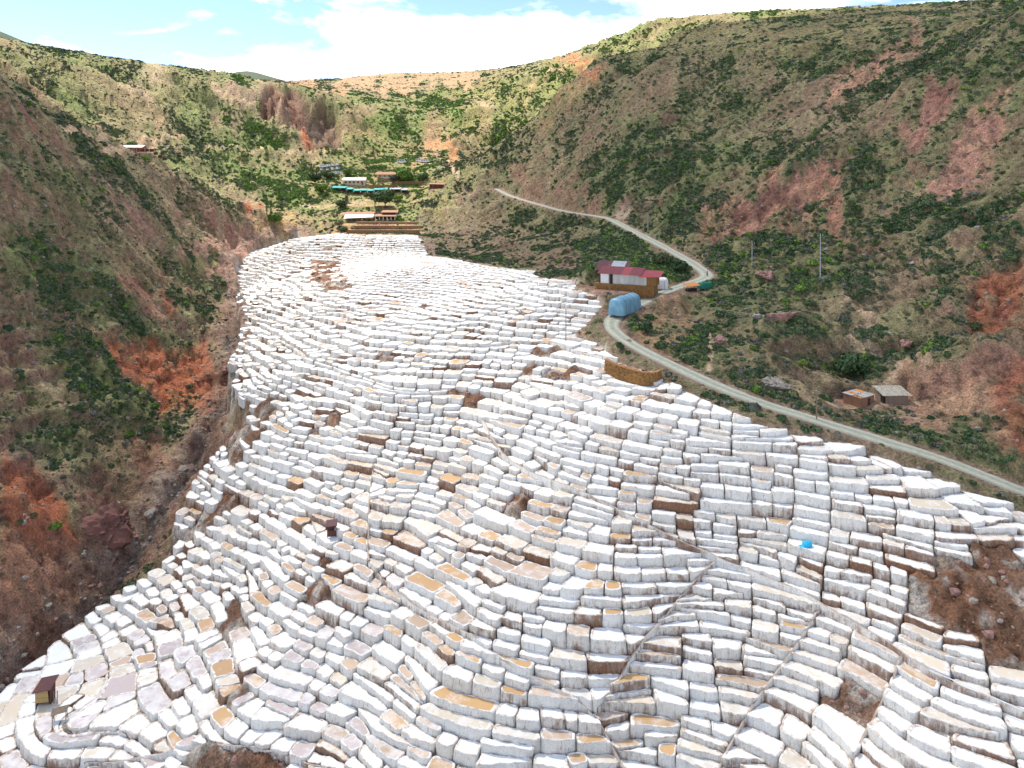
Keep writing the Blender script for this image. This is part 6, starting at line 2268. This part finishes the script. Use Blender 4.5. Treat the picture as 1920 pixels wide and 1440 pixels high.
# ------------------------------------------------------------------ single shrubs and boulders on the nearer slopes
def build_shrubs():
    r = np.random.default_rng(91)
    for kk in ('dark', 'olive', 'grey', 'bright'):
        CLUMP['big_' + kk] = [leaf_clump('foliage', M_LEAF[kk], 300 + 11 * i + len(kk), 230, 0.82, 0.15, 0) for i in range(3)]
    w = (np.clip(VEG, 0, 1.1) ** 1.3 * _cell * _seen * (PPX2 > 10) * (PPX2 < 1910) * (PPY2 > 330) * (_rr < 270) * (near_salt < 0.3) / _rr ** 1.2).ravel()
    idx = r.choice(len(w), size=900, p=w / w.sum(), replace=False)
    taken = []
    n = 0
    stem = MB()
    for a in range(5):
        stem.tube((0, 0, -0.25), (0.5 * math.cos(a * 1.3), 0.5 * math.sin(a * 1.3), 0.45), 0.05, 0.015, 5)
    sm = bpy.data.meshes.new('stems')
    sm.from_pydata(stem.V, [], stem.F)
    sm.materials.append(M_BARK)
    for i in idx:
        ir, ic = np.unravel_index(i, GX.shape)
        x, y, z = GX[ir, ic], GY[ir, ic], H[ir, ic]
        if any((x - a) ** 2 + (y - b) ** 2 < 9 for a, b in taken):
            continue
        taken.append((x, y))
        kk = ['dark', 'dark', 'olive', 'grey', 'bright'][r.integers(0, 5)]
        s_ = r.uniform(0.95, 2.1)
        root = empty('shrub', (x, y, z - 0.1 * s_), r.uniform(0, 6.28))
        root.scale = (s_, s_ * r.uniform(0.8, 1.2), s_ * r.uniform(0.75, 1.05))
        link('foliage', CLUMP['big_' + kk][r.integers(0, 3)], root)
        link('stem', sm, root)
        px, py = project(x, y, z)
        where = 'on the red slope across the gully' if px < 500 else 'between the huts and the upper pole' if py > 520 and px < 1720 else 'on the steep slope near the red hollow' if px > 1700 else 'below the upper road' if px < 1250 else 'on the slope above the upper road'
        size = 'broad' if s_ > 1.6 else 'small' if s_ < 1.25 else 'rounded'
        col = {'dark': 'dark green', 'olive': 'olive', 'grey': 'grey green', 'bright': 'fresh green'}[kk]
        tag(root, f'{size} {col} shrub {where}', 'shrub', 'single shrubs on the hillsides')
        n += 1
        if n >= 240:
            break
    spec = [(1466, 592, 46, 'pink', 'large flat pink boulder on the scrubby slope'), (1436, 514, 34, 'pink', 'pale boulder beside the grey utility pole'), (1424, 596, 26, 'grey', 'grey boulder left of the flat pink boulder'), (1455, 720, 40, 'grey', 'yellowish rock outcrop above the lower road'),
            (1350, 640, 30, 'pink', 'brown boulder on the trodden slope above the road'), (1700, 640, 24, 'pink', 'reddish boulder at the zigzag path'), (205, 985, 84, 'maroon', 'huge maroon rock bulging over the gully'), (285, 960, 26, 'grey', 'grey boulder lying in the gully bed'), (340, 880, 22, 'grey', 'pale boulder in the gully above the grey one'),
            (90, 1135, 18, 'grey', 'white grey boulder on the red bank'), (45, 1085, 12, 'grey', 'small pale boulder up on the red bank'), (425, 690, 20, 'pink', 'brown boulder where the red cliff meets the gully'), (1180, 640, 16, 'pink', 'reddish boulder on the inner side of the road bend')]
    for k, (px, py, wpx, c, lab) in enumerate(spec):
        g = ground_at(px, py)
        s_ = wpx / F * g.y * 0.55
        o = link('boulder', rock_mesh('boulder', M_ROCK if c == 'pink' else M_ROCKM if c == 'maroon' else M_ROCKG, 700 + k, 4 if wpx > 30 else 3))
        o.location = (g.x, g.y, g.z - 0.15 * s_)
        o.scale = (s_, s_ * 0.8, s_ * (0.75 if wpx < 80 else 0.95))
        o.rotation_euler = (random.uniform(-0.2, 0.2), random.uniform(-0.2, 0.2), random.uniform(0, 6))
        tag(o, lab, 'boulder', 'boulders on the slopes and in the gully')


build_shrubs()


# ------------------------------------------------------------------ people
def person_mesh(name, shirt, legs, arm_bend, stride, seed):
    J = {'pelvis': (0, 0, 0.92), 'waist': (0, 0, 1.08), 'chest': (0, 0.01, 1.30), 'neck': (0, 0, 1.46), 'head': (0, -0.02, 1.56), 'crown': (0, -0.01, 1.68)}
    R = {'pelvis': 0.155, 'waist': 0.13, 'chest': 0.165, 'neck': 0.062, 'head': 0.095, 'crown': 0.075}
    E = [('pelvis', 'waist'), ('waist', 'chest'), ('chest', 'neck'), ('neck', 'head'), ('head', 'crown')]
    for s_, nm in ((-1, 'l'), (1, 'r')):
        f = stride * s_
        J.update({nm + 'hip': (0.10 * s_, 0, 0.86), nm + 'knee': (0.11 * s_, -0.10 * f - 0.03, 0.48), nm + 'ank': (0.11 * s_, 0.14 * f + 0.02, 0.09), nm + 'toe': (0.13 * s_, 0.14 * f - 0.16, 0.04),
                  nm + 'sho': (0.19 * s_, 0.01, 1.38), nm + 'elb': (0.27 * s_, 0.04 + 0.08 * f, 1.12), nm + 'wri': (0.25 * s_, -0.20 * arm_bend + 0.05 * f, 0.92 + 0.16 * arm_bend), nm + 'hand': (0.24 * s_, -0.30 * arm_bend + 0.05 * f, 0.84 + 0.2 * arm_bend)})
        R.update({nm + 'hip': 0.105, nm + 'knee': 0.068, nm + 'ank': 0.045, nm + 'toe': 0.04, nm + 'sho': 0.075, nm + 'elb': 0.05, nm + 'wri': 0.036, nm + 'hand': 0.042})
        E += [('pelvis', nm + 'hip'), (nm + 'hip', nm + 'knee'), (nm + 'knee', nm + 'ank'), (nm + 'ank', nm + 'toe'), ('chest', nm + 'sho'), (nm + 'sho', nm + 'elb'), (nm + 'elb', nm + 'wri'), (nm + 'wri', nm + 'hand')]
    names = list(J)
    me = bpy.data.meshes.new('tmp')
    me.from_pydata([J[n_] for n_ in names], [(names.index(a), names.index(b)) for a, b in E], [])
    ob = bpy.data.objects.new('tmp', me)
    COL.objects.link(ob)
    md = ob.modifiers.new('skin', 'SKIN')
    sv = me.skin_vertices[0].data
    for i_, n_ in enumerate(names):
        sv[i_].radius = (R[n_], R[n_] * (0.75 if n_ in ('chest', 'pelvis', 'waist') else 1.0))
        sv[i_].use_root = n_ == 'pelvis'
    ob.modifiers.new('sub', 'SUBSURF').levels = 1
    dg = bpy.context.evaluated_depsgraph_get()
    out = bpy.data.meshes.new_from_object(ob.evaluated_get(dg))
    bpy.data.objects.remove(ob)
    out.name = name
    out.materials.clear()
    for m in (M_SKIN, shirt, legs, M_HAIR):
        out.materials.append(m)
    for p in out.polygons:
        c = p.center
        arm = abs(c.x) > 0.2
        p.material_index = 3 if c.z > 1.60 or (c.z > 1.53 and c.y > 0.03) else 0 if c.z > 1.44 or (arm and c.z < 1.06) else 1 if c.z > 0.95 or arm else 2 if c.z > 0.1 else 3
        p.use_smooth = True
    return out


M_SKIN = simple_mat('skin', (0.36, 0.20, 0.13), (0.31, 0.17, 0.11), 3.0, 0.6)
M_HAIR = simple_mat('hair', (0.02, 0.015, 0.012), None, 3.0, 0.6)
CLOTH = [('red', simple_mat('red_cloth', (0.42, 0.05, 0.05))), ('blue', simple_mat('blue_cloth', (0.05, 0.10, 0.34))), ('white', simple_mat('white_cloth', (0.7, 0.7, 0.68))), ('dark', simple_mat('dark_cloth', (0.03, 0.03, 0.035))), ('pink', simple_mat('pink_cloth', (0.60, 0.26, 0.26)))]
M_JEANS = simple_mat('jeans', (0.05, 0.07, 0.13))


def build_people():
    rr = random.Random(5)
    M = [(c, person_mesh('person_' + c, m, M_JEANS if i % 2 else CLOTH[3][1], 0.2 + 0.25 * i, 0.3 * (i % 3), i)) for i, (c, m) in enumerate(CLOTH)]
    for ti, (loc, L_, h) in enumerate(TERR):
        for k in range((9, 9, 8)[ti]):
            c, me = M[rr.randrange(5)]
            o = link('person', me)
            o.location = loc + Vector((rr.uniform(-L_ * 0.45, L_ * 0.45), rr.uniform(0.9, 2.2), h))
            o.rotation_euler = (0, 0, rr.uniform(-0.8, 0.8))
            tag(o, f'visitor in {c} top standing on the {("lowest", "middle", "upper")[ti]} stone terrace', 'person', 'visitors on the stone terraces')
    g = ground_at(1326, 519)
    o = link('person', M[4][1])
    o.location = (g.x, g.y, float(grid_sample(H, g.x, g.y)) + 0.15)
    o.rotation_euler = (0, 0, 0.4)
    tag(o, 'walker in pink top coming down the upper gravel road', 'person')


build_people()

# ------------------------------------------------------------------ far mountains beyond the plateau
def build_hills():
    r = np.linspace(0, 1, 160)
    az = np.radians(-50 + 100 * r)
    prof = 0.118 + 0.012 * fbm(r * 9, r * 0, 601, 4) + 0.015 * np.exp(-((np.degrees(az) + 20.5) / 2.4) ** 2) + 0.058 * np.exp(-((np.degrees(az) + 40) / 8) ** 2)
    D_ = 7000.0
    V = []
    for f, dd in ((0.0, 0), (0.55, 500), (1.0, 1100), (0.4, 2600)):
        V.append(np.stack([(D_ + dd) * np.sin(az), (D_ + dd) * np.cos(az), np.where(f == 0.0, 0.0, CZ + (D_ + dd) * prof * f)], 1))
    V = np.stack(V, 1)
    n, k = V.shape[:2]
    i = np.arange(n * k).reshape(n, k)
    f = np.stack([i[:-1, :-1], i[1:, :-1], i[1:, 1:], i[:-1, 1:]], -1).reshape(-1, 4)
    m = simple_mat('mountain_forest', (0.06, 0.09, 0.05), (0.10, 0.12, 0.07), 0.004, 0.95)
    tag(link('hills', mesh_np('hills', V.reshape(-1, 3), f, [m], smooth=True)), kind='structure')


build_hills()
